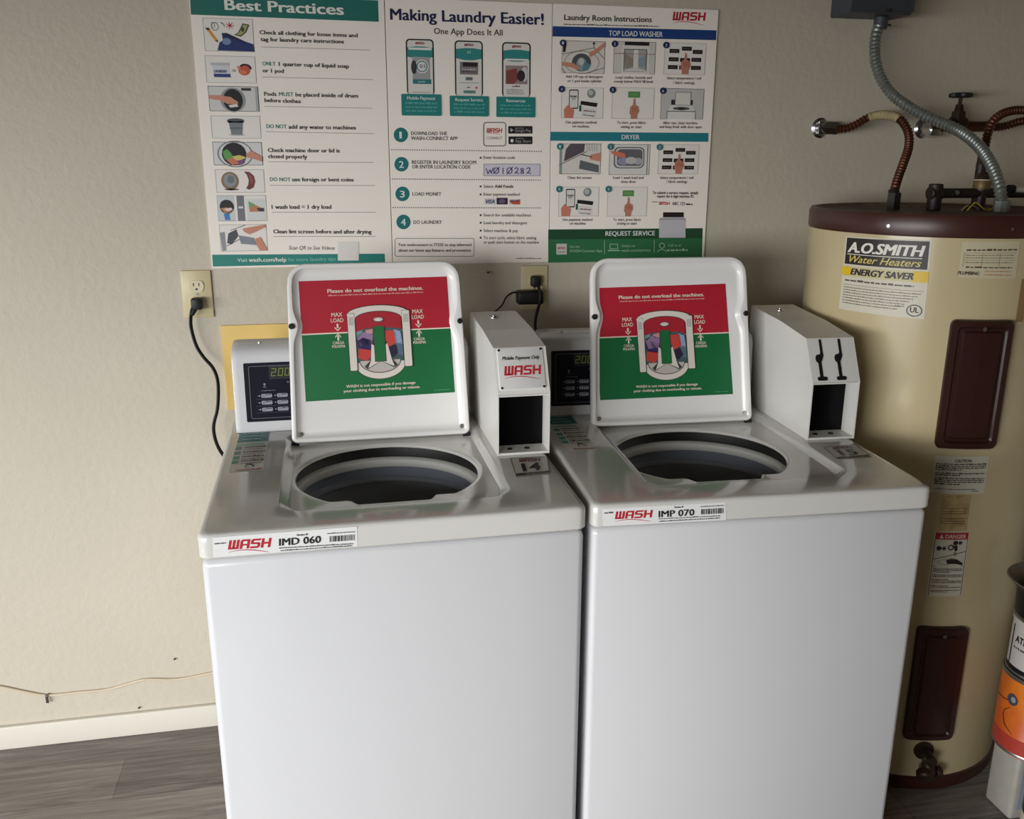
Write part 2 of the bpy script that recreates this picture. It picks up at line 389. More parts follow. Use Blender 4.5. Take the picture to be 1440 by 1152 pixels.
for q in ((368, 66, 519.6, 70.4), (369, 108.3, 524.4, 112), (372, 149.7, 523.5, 152.2), (374.7, 185.3, 526, 188), (377.6, 227.6, 526, 228.6), (379.6, 260.7, 527, 261), (382.5, 298.6, 528, 298.6), (384.4, 332.6, 528, 332.6)):
    p = Print(wallmap); p.line([q[:2], q[2:]], .8, (160, 158, 156)); p.obj('rule_line', t)
def pic(t, tl, br, zr, draw, border=True, name='picture'):
    p = Pic(tl, br, zr)
    if border: p.border(wd=(zr[2]-zr[0])/110)
    draw(p); return p.obj(name, t)
def d1(p):
    p.poly([(220, 372), (240, 312), (268, 292), (262, 240), (300, 238), (432, 296), (500, 318), (506, 374)], (34, 52, 110), 2)
    p.poly([(262, 240), (300, 238), (432, 296), (430, 306), (290, 262)], (22, 30, 66), 3); p.ell(295, 302, 34, 26, (120, 140, 180), 3)
    p.poly([(140, 203), (166, 203), (228, 292), (230, 312), (208, 300)], (222, 150, 60), 2); p.poly([(208, 300), (228, 292), (230, 312)], (60, 40, 30), 3); p.poly([(140, 203), (166, 203), (176, 218), (152, 222)], (70, 50, 40), 3)
    p.poly([(355, 250), (388, 232), (428, 162), (480, 172), (452, 230), (408, 264)], (84, 96, 60), 2); p.poly([(372, 246), (398, 232), (434, 172), (466, 178), (442, 226), (406, 252)], (170, 172, 120), 3); p.ell(424, 208, 14, 18, (70, 80, 50), 4)
    p.ring(215, 192, 28, 32, 5, 5, (120, 116, 112), 2); p.ring(200, 182, 16, 22, 4, 4, (150, 146, 140), 2)
    for k in range(7): a = k*.9; p.line([(330, 182), (330+30*math.cos(a), 182+26*math.sin(a))], 7, (206, 96, 104), 2)
    for k in range(4): p.line([(255+6*k, 160), (290, 180+4*k)], 3, (140, 138, 136), 2)
def d2(p):
    p.poly([(190, 470), (318, 470), (326, 562), (200, 562)], (214, 216, 222), 2); p.rrect(180, 452, 322, 472, 6, (190, 192, 196), 3); p.poly([(198, 536), (324, 536), (326, 562), (200, 562)], (44, 62, 128), 3)
    p.text('LAUNDRY', 204, 528, 300, 528, 22, (60, 80, 130), bold=.03, lay=4); p.text('OR', 338, 520, 368, 520, 20, (120, 120, 120), lay=3)
    p.ell(432, 505, 46, 40, (206, 92, 66), 2); p.poly([(372, 478), (400, 474), (410, 520), (390, 500)], (220, 140, 120), 3); p.ring(440, 492, 48, 36, 16, 14, (36, 30, 44), 3, -150, 10)
    p.ell(425, 520, 26, 14, (228, 130, 90), 4)
def d3(p):
    p.rect(163, 620, 540, 808, (214, 212, 210), 2); p.ell(345, 722, 96, 92, (150, 152, 154), 3); p.ell(345, 724, 74, 84, (26, 26, 30), 4)
    p.poly([(165, 688), (250, 690), (330, 700), (382, 738), (378, 758), (300, 752), (255, 728), (165, 716)], SKIN, 5); p.poly([(308, 762), (372, 752), (384, 772), (320, 780)], (224, 222, 220), 6)
    p.rect(412, 632, 486, 652, (60, 58, 58), 4); p.rect(516, 622, 536, 806, (176, 176, 178), 3)
def d4(p):
    p.poly([(312, 866), (424, 866), (410, 974), (330, 974)], (122, 132, 136), 3); p.ell(368, 866, 58, 12, (78, 86, 90), 4); p.rrect(304, 862, 432, 886, 8, (104, 114, 118), 3); p.poly([(320, 920), (416, 920), (414, 934), (322, 934)], (96, 106, 110), 4); p.ell(370, 976, 60, 7, (180, 178, 176), 2)
def d5(p):
    p.rect(195, 100, 565, 270, (220, 220, 220), 2); p.ring(360, 188, 134, 98, 10, 8, (130, 132, 136), 3); p.ell(352, 188, 92, 84, (26, 26, 30), 4)
    p.poly([(268, 170), (300, 150), (330, 180), (345, 215), (300, 240), (275, 215)], (96, 160, 88), 5); p.poly([(290, 232), (345, 212), (400, 230), (380, 262), (330, 266)], (206, 122, 92), 6); p.poly([(335, 205), (390, 195), (440, 210), (420, 236), (360, 232)], (222, 196, 110), 7); p.poly([(370, 240), (430, 220), (420, 256), (385, 268)], (122, 84, 130), 8)
    p.poly([(440, 190), (480, 162), (560, 206), (563, 244), (500, 224), (452, 214)], SKIN, 8)
def d6(p):
    p.ell(322, 382, 66, 66, (142, 116, 88), 2); p.ell(322, 378, 48, 48, (142, 150, 154), 3); p.ell(328, 372, 26, 28, (112, 120, 124), 4); p.ell(330, 444, 56, 7, (110, 96, 84), 2)
    p.poly([(430, 314), (470, 318), (502, 346), (510, 386), (496, 428), (462, 446), (438, 436), (456, 410), (462, 376), (452, 340)], (118, 56, 54), 3); p.poly([(462, 330), (492, 352), (498, 386), (484, 416), (474, 380)], (150, 84, 78), 4)
def d7(p):
    p.rect(228, 490, 352, 670, (208, 212, 214), 2); p.ell(296, 568, 54, 50, (36, 36, 38), 3); p.poly([(246, 580), (290, 572), (338, 584), (322, 606), (280, 612)], (192, 132, 80), 4); p.poly([(270, 584), (330, 574), (340, 590), (300, 600)], (226, 210, 206), 5)
    p.poly([(268, 620), (306, 612), (314, 662), (278, 664)], (58, 130, 196), 5)
    p.rect(374, 490, 428, 670, (118, 120, 126), 3); p.rect(384, 566, 420, 580, (222, 222, 222), 4)
    p.rect(444, 514, 584, 670, (220, 222, 220), 2); p.poly([(462, 532), (500, 552), (566, 580), (576, 604), (466, 606)], (196, 130, 84), 3); p.poly([(462, 532), (510, 552), (486, 576), (464, 566)], (116, 170, 110), 4); p.poly([(520, 580), (576, 578), (576, 604), (540, 602)], (60, 56, 70), 5)
def d8(p):
    p.poly([(248, 756), (284, 750), (286, 880), (256, 886)], (150, 150, 154), 2); p.poly([(296, 830), (310, 762), (372, 734), (384, 780), (330, 838)], (78, 80, 88), 3); p.line([(290, 850), (400, 800)], 5, (120, 120, 124), 3); p.line([(330, 740), (440, 705)], 5, (120, 120, 124), 3)
    p.poly([(386, 776), (500, 796), (516, 846), (400, 836)], (136, 142, 152), 4); p.poly([(420, 728), (594, 702), (594, 720), (520, 752), (470, 770), (430, 752)], SKIN, 5); p.poly([(510, 800), (550, 790), (590, 866), (596, 886), (540, 884), (516, 846)], SKIN, 6)
for tl, br, zr, d in (((284.5, 25), (358, 73.5), (125, 130, 505, 378), d1), ((287.5, 78), (361, 117.5), (140, 400, 520, 605), d2), ((292, 120.7), (365, 157.2), (163, 620, 540, 808), d3), ((295.8, 162.5), (367.5, 195), (183, 835, 553, 1003), d4),
    ((298.4, 199.6), (370, 232.5), (195, 100, 565, 270), d5), ((302, 238.4), (373, 271), (215, 300, 580, 468), d6), ((304.4, 274.8), (376, 310.7), (225, 487, 597, 672), d7), ((307.8, 316), (376.7, 352.7), (245, 700, 600, 888), d8)):
    pic(t, tl, br, zr, d)

# ---- middle poster
t = poster(.3872, .7855, 'middle poster of the three, three phone pictures above four numbered steps')
p = Print(wallmap, wlean)
p.text('Making Laundry Easier!', 548.6, 27.6, 765, 34.9, 16, (30, 38, 80), bold=.03, res=3)
p.text('One App Does It All', 610.2, 47.7, 706.6, 50.2, 8.7, BLK, bold=.008); p.obj('heading', t)
for k, (x0, y0, x1, y1) in enumerate(((570.3, 54.2, 611.2, 134), (639, 56.6, 679.3, 136), (705.9, 59, 745.8, 137.2))):
    p = Pic((x0, y0), (x1, y1), (0, 0, 100, 195))
    p.rrect(0, 0, 100, 195, 14, (38, 36, 36), 1); p.rrect(5, 5, 95, 195, 10, (226, 222, 216), 2)
    p.logo(34, 19, 66, 19, 8, (150, 60, 60), 5, False)
    p.strip([(5, 30), (35, 26), (65, 26), (95, 30)], [(5, 62), (35, 68), (65, 68), (95, 62)], (52, 138, 134), 3)
    if k == 0:
        p.rect(9, 30, 92, 38, (230, 232, 230), 4); p.rect(22, 62, 84, 140, (166, 164, 166), 4); p.ell(56, 95, 24, 24, (226, 226, 226), 5); p.ring(56, 95, 20, 20, 4, 4, (90, 140, 140), 6); p.text('01', 48, 101, 66, 101, 14, (70, 80, 84), lay=7)
        p.ell(27, 98, 10, 24, (62, 60, 64), 6); p.rect(22, 140, 88, 156, (44, 120, 128), 5); p.greek(40, 150, 66, 150, 4, (190, 216, 216), 6); p.rect(20, 184, 84, 187, (180, 178, 174), 4)
    elif k == 1:
        p.rect(18, 74, 82, 118, (128, 118, 122), 4); p.rect(28, 76, 80, 90, (44, 34, 34), 5); p.greek(26, 102, 76, 102, 5, (200, 192, 194), 5); p.greek(24, 110, 76, 110, 5, (84, 78, 82), 5)
        p.rect(38, 127, 62, 138, (96, 112, 112), 4); p.rect(16, 146, 84, 148, (150, 148, 146), 4); p.greek(42, 165, 56, 165, 5, (70, 70, 76), 4); p.ell(76, 164, 4, 4, (200, 80, 90), 4); p.rect(30, 174, 72, 184, (88, 138, 130), 4)
        p.text('al', 44, 44, 56, 44, 10, (190, 222, 218), lay=5)
    else:
        p.rect(10, 58, 92, 64, (232, 230, 226), 4); p.rect(12, 82, 88, 148, (150, 134, 132), 4); p.poly([(14, 100), (50, 92), (56, 130), (40, 148), (14, 148)], (132, 70, 68), 5); p.ell(66, 118, 14, 20, (50, 42, 46), 6); p.ell(78, 112, 12, 26, (208, 204, 202), 5)
        p.greek(36, 158, 62, 158, 5, (110, 60, 64), 5); 
        for q in (170, 177, 184): p.greek(16, q, 76, q, 3, (130, 128, 126), 5)
    p.obj('phone_picture', t)
for (x0, y0, x1, y1), s_ in (((563.9, 132, 620.3, 163.2), 'Mobile Payment'), ((632, 134.6, 686.8, 164), 'Request Service'), ((697.6, 135.9, 751.9, 165.3), 'Resources')):
    p = Pic((x0, y0), (x1, y1), (0, 0, 180, 100)); p.rrect(0, 0, 180, 100, 6, (34, 128, 124), 8)
    q = 26 if len(s_) > 10 else 46
    p.text(s_, q, 26, 180-q, 26, 15, (206, 230, 226), bold=.03, lay=10)
    for yy in (46, 64, 82): p.greek(18, yy, 162, yy, 9, (84, 164, 160), 10)
    p.obj('caption_box', t)
p = Print(wallmap, wlean)
for cx, cy, n_ in ((563.7, 189.7, '1'), (564.6, 231, '2'), (566, 272.7, '3'), (567.4, 312.2, '4')):
    p = Print(wallmap, wlean); p.ell(cx, cy, 10, 10.3, (28, 116, 116), 1, n=28); p.text(n_, cx-(2 if n_ == '1' else 3.4), cy+5, cx+(1.6 if n_ == '1' else 3.4), cy+5, 9.6, (220, 234, 232), bold=.025, lay=3); p.obj('step_number', t)
p = Print(wallmap, wlean); G2 = (66, 64, 66)
for s_, xa, ya, xb, yb in (('DOWNLOAD THE', 578, 190, 628.5, 190.3), ('WASH-CONNECT APP', 578, 196.9, 643.4, 197.2), ('REGISTER IN LAUNDRY ROOM', 579.2, 230.5, 669.5, 231), ('OR ENTER LOCATION CODE', 579.6, 236.9, 661.7, 237.3), ('LOAD MONEY', 580, 275.4, 620.6, 275.4), ('DO LAUNDRY', 581.4, 315, 621.2, 315)):
    p = Print(wallmap, wlean); p.text(s_, xa, ya, xb, yb, 5.1, G2, bold=.008); p.obj('step_title', t)
p = Print(wallmap, wlean)
for s_, xa, ya, xb, bo in (('Enter location code', 679.9, 223.4, 724.2, 0), ('Select', 680, 264, 693.6, 0), ('Add Funds', 695.6, 264, 721.8, .03), ('Enter payment method', 680, 275.2, 730.6, 0), ('Search for available machines', 680, 304.4, 746.6, 0), ('Load laundry and detergent', 680, 315.3, 741.5, 0), ('Select machine & pay', 680, 326.3, 728.4, 0), ('To start cycle, select fabric setting', 680, 336.3, 754, 0), ('or push start button on the machine', 680, 342.5, 758, 0)):
    p = Print(wallmap, wlean); p.text(s_, xa, ya, xb, ya+.2, 4.2, G2, bold=bo+.008); p.obj('step_note', t)
for yy in (222, 262.3, 273.6, 302.8, 313.5, 324.5, 334.4): p = Print(wallmap); p.rect(674.6, yy-1.4, 677.2, yy+1.2, (60, 58, 60)); p.obj('bullet', t)
p = Print(wallmap); p.greek(726, 364, 762, 364.2, 1.6, (120, 118, 116)); p.obj('fine_print', t)
p = Print(wallmap)
for xa, ya, xb, yb in ((550, 210.5, 763.4, 213), (551, 251.7, 762.5, 253.3), (551.9, 291.8, 762.5, 292.5)):
    p = Print(wallmap)
    for k in range(66):
        x = xa+(xb-xa)*k/66; y = ya+(yb-ya)*k/66; p.rect(x, y-.7, x+1.7, y+.8, (116, 114, 114))
    p.obj('dotted_line', t)
p = Print(wallmap); p.rframe(679.5, 171.5, 712, 206, 4.5, 1.5, (120, 128, 126)); p.logo(684, 186.6, 706.5, 186.8, 6.4, RED, 2); p.text('CONNECT', 684.4, 195.8, 706.4, 195.9, 3.6, (120, 118, 118)); p.obj('app_icon', t)
for (x0, y0, x1, y1), s_ in (((714.7, 177.3, 748.8, 187.9), 'Google Play'), ((715, 191.9, 748.8, 202.8), 'App Store')):
    p = Print(wallmap); p.rrect(x0, y0, x1, y1, 1, (26, 25, 26)); p.text(s_, x0+9.5, y1-2.4, x1-2, y1-2.3, 4.4, (176, 174, 172)); p.greek(x0+10, y0+3.4, x0+22, y0+3.4, 1.2, (140, 138, 138))
    if 'Play' in s_: p.poly([(x0+3, y0+3), (x0+7.6, y0+5.6), (x0+3, y0+8.4)], (180, 190, 186), 2)
    else: p.ell(x0+5, y0+6, 2.2, 2.6, (226, 224, 222), 2)
    p.obj('store_badge', t)
p = Print(wallmap); p.rect(680, 230.4, 760, 247.6, (216, 210, 222)); p.frame(680, 230.4, 760, 247.6, .7, (120, 118, 140), 2)
INKP = (62, 56, 120)
def hw(pts, o=(0, 0)): p.line([(530+(x+o[0])*.18235, 170+(y+o[1])*.18235) for x, y in pts], 1.1, INKP, 3)
def oval(cx, cy, rx, ry): return [(cx+rx*math.cos(R_(a)), cy+ry*math.sin(R_(a))) for a in range(0, 361, 30)]
hw([(842, 366), (856, 408), (872, 378), (882, 406), (896, 362)]); hw(oval(920, 384, 20, 22)); hw([(898, 408), (944, 358)]); hw([(972, 362), (972, 408)])
hw(oval(1022, 384, 20, 23)); hw([(1000, 412), (1046, 356)])
def two(o): hw([(1062+o, 372), (1072+o, 362), (1086+o, 364), (1088+o, 378), (1064+o, 406), (1074+o, 398), (1094+o, 408)])
two(0); hw([(1130, 370), (1114, 366), (1108, 378), (1126, 388), (1132, 402), (1116, 408), (1108, 396), (1126, 384), (1130, 370)]); two(92)
p.obj('location_code_box', t)
p = Print(wallmap); p.rect(681.5, 279, 696.8, 287.6, (214, 212, 214)); p.text('VISA', 683, 286, 695.8, 286, 5.2, (40, 46, 96), bold=.03, shear=.2); p.rrect(698.2, 278.2, 714, 287.6, .8, (52, 46, 72)); p.ell(706, 283, 4.6, 3.2, (112, 92, 112), 2)
p.rect(716, 280, 731.5, 287.6, (206, 200, 202)); p.poly([(716, 284), (731.5, 280.5), (731.5, 287.6), (722, 287.6)], (196, 86, 66), 2); p.greek(717, 283.4, 729, 283.4, 2, (60, 60, 90), 3); p.obj('card_logos', t)
p = Print(wallmap, wlean); p.rframe(555, 334.8, 667, 361, 3, .9, (132, 140, 134)); p.text('Text washconnect to 77232 to stay informed', 560, 346.2, 662.7, 346.2, 4.1, (50, 48, 50), bold=.012); p.text('about our latest app features and promotions', 560.5, 354, 662.2, 354, 4.1, (50, 48, 50), bold=.012); p.obj('text_notice_box', t)

# ---- right poster
t = poster(.7870, 1.2105, 'right poster of the three, blue washer band, teal dryer band, green service footer')
p = Print(wallmap, wlean); p.text('Laundry Room Instructions', 793.3, 28, 916.6, 31.4, 8, BLK, bold=.022); p.greek(792.8, 34.9, 927, 37.9, 1.8, (84, 82, 84)); p.logo(945.6, 28.6, 993, 29.4, 12, RED, 2); p.obj('heading', t)
def bandtext(name, quad, rgb, s_, xa, ya, xb, yb, h):
    p = Print(wallmap, wlean); p.poly(quad, rgb, 1); p.text(s_, xa, ya, xb, yb, h, (226, 230, 230), bold=.025, lay=2, res=3); return p.obj(name, t)
bandtext('washer_band', [(777.3, 36.8), (1007.5, 42.6), (1007, 56.5), (777, 51.2)], (30, 66, 130), 'TOP LOAD WASHER', 856, 50.2, 932, 52, 7.4)
bandtext('dryer_band', [(774, 185.3), (996.5, 187.1), (996, 199.5), (773.5, 197.9)], (36, 126, 138), 'DRYER', 874, 195.8, 899.4, 196, 6.4)
bandtext('service_band', [(771, 322.8), (988.2, 320.9), (987.8, 335), (770.9, 337)], (30, 74, 46), 'REQUEST SERVICE', 851.3, 331.7, 921, 331, 6.4)
p = Print(wallmap, wlean); p.poly([(770.9, 337), (987.8, 335), (987, 365.8), (771, 369.6)], (44, 112, 70))
p.rect(782.4, 342.8, 797, 358, (206, 204, 198), 2); p.logo(784, 350.5, 795.2, 350.4, 3, RED, 3, False); p.greek(784.5, 355, 795, 355, 1.4, (110, 110, 110), 3)
LG = (170, 206, 176)
p.text('Use the', 800.6, 348.6, 815, 348.4, 3.6, LG); p.text('WASH-Connect App', 800.6, 355, 847, 354.4, 4, LG); p.text('Online at', 874, 347.6, 893, 347.4, 3.6, LG); p.text('wash.com/service', 873.5, 354.2, 914.6, 353.6, 4, LG); p.text('Call us at', 939.5, 346.8, 957.7, 346.4, 3.6, LG); p.greek(937.7, 353.2, 968, 352.8, 3, LG, mean=2)
p.frame(857.5, 343, 869, 350, .8, LG, 2); p.rect(855, 351.6, 871.5, 353, LG, 2); p.ring(931, 345.5, 4, 4, .9, .9, LG, 2); p.ring(931, 355, 6.5, 4.5, .9, .9, LG, 2, 180, 360)
p.line([(850, 338), (850, 357)], .6, LG, 2); p.line([(920, 338), (920, 355)], .6, LG, 2); p.obj('footer_band', t)
p = Print(wallmap, wlean)
for s_, xa, ya, xb in (('Add 1/4 cup of detergent', 795.4, 109.4, 847.5), ('or 1 pod inside cylinder', 798, 115.5, 846.2), ('Load clothes loosely and', 865.7, 110.6, 916.6), ('evenly below MAX fill level', 863.4, 116.3, 917.8), ('Select temperature / soil', 937.7, 111.6, 985.8), ('/ fabric settings', 946.4, 118, 976.8),
    ('Use payment method', 795.4, 173.6, 838.8), ('on machine', 804.6, 179.2, 828.4), ('To start, press fabric', 867.4, 174.1, 908.2), ('setting or start', 872.6, 180, 902.2), ('After use, clean machine', 932, 174.5, 980.8), ('and keep fresh with door open', 927.3, 180, 986.7),
    ('Clean lint screen', 798, 251.7, 831.8), ('Load 1 wash load and', 861.9, 251.7, 904.8), ('close door', 873, 257.3, 894.3), ('Select temperature / soil', 928.2, 251.7, 975), ('/ fabric settings', 936.9, 257.3, 966.4),
    ('Use payment method', 791, 310.7, 833), ('on machine', 801, 316, 823.7), ('To start, press fabric', 862.2, 310.7, 901.3), ('setting or start', 867.4, 316, 895.6)):
    p = Print(wallmap, wlean); p.text(s_, xa, ya, xb, ya+(.4 if ya < 190 else 0), 3.9, (56, 54, 56), bold=.014); p.obj('caption', t)
p = Print(wallmap, wlean); p.text('To submit a service request, simply', 917.4, 272.9, 982, 273, 3.9, BLK, bold=.03); p.text('report the 6-digit machine ID.', 923.9, 277.9, 976, 278, 3.9, BLK, bold=.03); p.obj('service_note', t)
def hand(p, x, y, k, tip=None):
    """pointing hand seen from the back: fist with one raised finger"""
    p.poly([(x-34*k, y+30*k), (x-30*k, y-20*k), (x-8*k, y-42*k), (x-5*k, y-92*k), (x+6*k, y-92*k), (x+10*k, y-40*k), (x+34*k, y-24*k), (x+40*k, y+10*k), (x+26*k, y+44*k), (x+24*k, y+78*k), (x-22*k, y+78*k), (x-24*k, y+44*k)], (192, 128, 106), 6)
    for q in (-12, 4, 18): p.line([(x+q*k, y-18*k), (x+(q+8)*k, y+14*k)], 4*k, (142, 84, 70), 7)
def w1(p):
    p.rect(145, 325, 488, 597, (222, 216, 206), 2); p.line([(150, 440), (400, 380), (395, 330)], 5, (90, 88, 86), 3); p.line([(400, 380), (485, 470)], 5, (90, 88, 86), 3); p.line([(150, 560), (175, 597)], 5, (90, 88, 86), 3); p.line([(340, 597), (485, 545)], 5, (90, 88, 86), 3)
    p.ring(305, 505, 140, 98, 5, 5, (150, 146, 140), 3); p.ell(302, 506, 76, 76, (84, 86, 92), 4); p.ell(302, 520, 40, 56, (150, 160, 164), 5); p.poly([(320, 500), (376, 520), (352, 572), (310, 580)], (90, 140, 150), 6); p.ell(300, 500, 22, 30, (200, 198, 196), 6)
    p.poly([(486, 330), (486, 362), (400, 440), (366, 460), (358, 420), (400, 400)], SKIN, 7); p.poly([(148, 505), (240, 515), (286, 545), (270, 572), (220, 550), (148, 538)], SKIN, 7); p.poly([(385, 350), (396, 326), (410, 352)], (60, 58, 60), 4); p.poly([(152, 360), (182, 350), (172, 420), (154, 424)], (40, 36, 40), 4)
def w2(p):
    p.rect(567, 330, 895, 600, (214, 208, 202), 2); p.rect(630, 360, 850, 600, (226, 222, 216), 3); p.rect(650, 332, 842, 362, (36, 32, 32), 4); p.rect(646, 392, 826, 582, (176, 172, 166), 4); p.frame(646, 392, 826, 582, 6, (92, 90, 88), 5)
    p.poly([(650, 430), (720, 470), (720, 540), (660, 560)], (150, 140, 128), 5); p.poly([(760, 470), (822, 440), (822, 540), (770, 540)], (140, 160, 168), 5); p.rect(722, 420, 760, 550, (224, 222, 218), 6); p.ell(741, 412, 20, 14, (232, 230, 226), 7); p.poly([(650, 570), (740, 545), (824, 570), (824, 580), (650, 580)], (218, 214, 208), 7)
    for k in range(12): p.rect(575+k*27, 430, 590+k*27, 436, (150, 90, 86), 8)
def wbtn(p, ox=0, oy=0):
    for (x, y) in ((1055, 410), (1150, 388), (1235, 413), (1052, 480), (1228, 480), (1048, 546), (1228, 548), (1140, 484), (1136, 548)):
        p.rect(x-38+ox, y-17+oy, x+38+ox, y+17+oy, (40, 34, 34), 3); p.greek(x-26+ox, y+4+oy, x+26+ox, y+4+oy, 7, (116, 106, 104), 4)
    hand(p, 1142+ox, 522+oy, 1.05)
def wpay(p):
    p.rrect(200, 722, 276, 882, 12, (60, 58, 58), 2); p.rrect(206, 732, 270, 872, 8, (226, 222, 216), 3); p.text('MOBILE', 210, 788, 266, 788, 16, (60, 58, 60), bold=.03, lay=4); p.text('PAY', 222, 806, 252, 806, 14, (90, 88, 88), lay=4)
    p.poly([(165, 960), (160, 890), (190, 850), (204, 870), (232, 874), (240, 900), (232, 960)], (206, 128, 108), 5)
    p.ell(378, 752, 34, 38, (132, 140, 138), 2); p.ell(372, 746, 20, 22, (190, 192, 188), 3); p.poly([(296, 815), (430, 832), (422, 865), (292, 846)], (36, 34, 34), 3); p.poly([(284, 850), (300, 852), (300, 905), (282, 900)], (40, 90, 60), 3)
    p.poly([(308, 866), (424, 880), (420, 955), (300, 940)], (224, 220, 216), 2); p.greek(318, 900, 410, 908, 12, (120, 70, 70), 4); p.greek(316, 934, 404, 944, 8, (110, 108, 106), 4)
def wstart(p):
    p.rect(678, 736, 772, 788, (96, 150, 84), 2); p.text('START', 694, 770, 758, 770, 18, (150, 190, 140), lay=4); hand(p, 726, 888, 1.0)
def wopen(p):
    p.rect(950, 712, 1285, 968, (200, 198, 196), 2); p.poly([(1030, 850), (1196, 850), (1222, 902), (1004, 902)], (222, 220, 216), 3); p.rect(1002, 902, 1224, 968, (228, 226, 224), 3); p.line([(1002, 902), (1224, 902)], 6, (70, 68, 68), 4); p.line([(1002, 902), (1002, 966)], 4, (70, 68, 68), 4); p.line([(1224, 902), (1224, 966)], 4, (70, 68, 68), 4)
    p.rect(1030, 806, 1058, 848, (50, 48, 50), 4); p.rect(1172, 806, 1198, 848, (50, 48, 50), 4); p.rect(1058, 742, 1182, 852, (226, 222, 214), 5); p.frame(1058, 742, 1182, 852, 4, (110, 108, 104), 6); p.ell(1110, 878, 66, 14, (92, 90, 92), 5); p.ell(1110, 880, 24, 8, (40, 40, 42), 6)
def dlint(p):
    p.rect(125, 125, 455, 375, (222, 216, 210), 2); p.poly([(160, 270), (175, 170), (210, 127), (325, 127), (320, 190), (180, 262)], (92, 84, 92), 3); p.line([(125, 300), (340, 190)], 6, (110, 106, 104), 4); p.rect(126, 130, 146, 372, (140, 158, 152), 3)
    p.poly([(290, 260), (440, 300), (440, 362), (282, 330)], (100, 104, 108), 4); p.poly([(370, 215), (454, 195), (454, 270), (400, 262), (364, 250)], SKIN, 5); p.line([(300, 215), (380, 232)], 7, (40, 38, 40), 6)
    for k in range(5): p.line([(340+k*20, 130), (350+k*18, 185)], 3, (120, 116, 114), 3)
def dload(p):
    p.rect(530, 130, 850, 380, (224, 222, 218), 2); p.rrect(566, 152, 806, 326, 40, (100, 98, 100), 3); p.rrect(576, 160, 798, 318, 36, (214, 212, 210), 4); p.rrect(590, 170, 790, 306, 30, (104, 102, 108), 5)
    p.ell(640, 268, 46, 32, (150, 152, 176), 6); p.ell(700, 262, 44, 30, (196, 194, 194), 7); p.ell(756, 268, 36, 28, (176, 176, 180), 6); p.poly([(540, 185), (600, 190), (650, 205), (660, 235), (600, 236), (545, 205)], (216, 122, 100), 8); p.line([(830, 132), (830, 378)], 5, (90, 88, 88), 4)
for tl, br, zr, d in (((790.2, 56.8), (849.7, 103.8), (145, 325, 488, 597), w1), ((863.5, 57.8), (920.4, 104.5), (567, 330, 895, 600), w2), ((935, 59.6), (990.7, 105.8), (980, 340, 1300, 608), wbtn),
    ((789.5, 122.6), (847.5, 166.8), (140, 705, 475, 960), wpay), ((861, 122.8), (918.6, 167.6), (553, 705, 885, 965), wstart), ((930, 124), (988, 168.2), (950, 712, 1285, 968), wopen),
    ((786.9, 201.8), (844, 245), (125, 125, 455, 375), dlint), ((857.2, 202.8), (912.6, 246), (530, 130, 850, 380), dload), ((926.6, 203.2), (981, 245), (980, 340, 1300, 608), wbtn),
    ((785.7, 262.8), (841.4, 304), (140, 705, 475, 960), wpay), ((854.5, 262.8), (909, 304), (553, 705, 885, 965), wstart)):
    pic(t, tl, br, zr, d)
for tl, br, first in (((931.7, 298.6), (961.5, 334.5), True),):
    p = Print(wallmap); p.rect(932.5, 298.6, 961.5, 305.4, (36, 28, 28), 2); p.rect(926.8, 307.4, 964, 334.5, (196, 194, 200), 4); p.line([(927, 308.6), (964, 308.2)], .7, (110, 108, 110), 5); p.poly([(932.5, 305.4), (961.5, 305.4), (963.5, 307.4), (927, 307.4)], (176, 174, 176), 2)
    p.logo(926.5, 288, 942, 288.3, 4.4, RED, 2, False); p.text('ABC 123', 945.2, 288.4, 963, 288.6, 4.4, BLK, bold=.02); p.rect(917, 283.4, 925, 284.6, (130, 128, 126)); p.greek(964.5, 288.2, 974, 288.4, 2, BLK)
    p.obj('machine_picture', t)
p = Print(wallmap, wlean)
for cx, cy, n_, cc in ((791.6, 60.2, '1', NAVY), (864.5, 61.6, '2', NAVY), (936.9, 63.4, '3', NAVY), (789.8, 125.3, '4', NAVY), (861.7, 126.4, '5', NAVY), (932.5, 127.6, '6', NAVY), (787.6, 206, '1', (46, 118, 120)), (858.7, 206.4, '2', (46, 118, 120)), (927.7, 206.9, '3', (46, 118, 120)), (786.4, 266, '4', (46, 118, 120)), (855.8, 266, '5', (46, 118, 120))):
    p = Print(wallmap, wlean); p.ell(cx, cy, 4.5, 4.6, cc, 10); p.text(n_, cx-1.4, cy+2.2, cx+1.4, cy+2.2, 4.2, (196, 206, 214), bold=.02, lay=12); p.obj('step_number', t)

# ================================================================== WASHING MACHINES
WW, WD, WH = .651, .711, .92
HR = .177
def rrpts(x0, x1, y0, y1, r, q=6):
    out = []
    for cx, cy, a in ((x1-r, y0+r, -90), (x1-r, y1-r, 0), (x0+r, y1-r, 90), (x0+r, y0+r, 180)):
        for k in range(q+1): t_ = R_(a+90*k/q); out.append((cx+r*math.cos(t_), cy+r*math.sin(t_)))
    return out
def raycast(poly, c, a):
    d = (math.cos(a), math.sin(a)); best = None
    for (xa, ya), (xb, yb) in zip(poly, poly[1:]+poly[:1]):
        ex, ey = xb-xa, yb-ya; den = d[0]*ey-d[1]*ex
        if abs(den) < 1e-12: continue
        t_ = ((xa-c[0])*ey-(ya-c[1])*ex)/den; s_ = ((xa-c[0])*d[1]-(ya-c[1])*d[0])/den
        if t_ > 0 and -1e-6 <= s_ <= 1+1e-6 and (best is None or t_ < best): best = t_
    return (c[0]+d[0]*best, c[1]+d[1]*best)
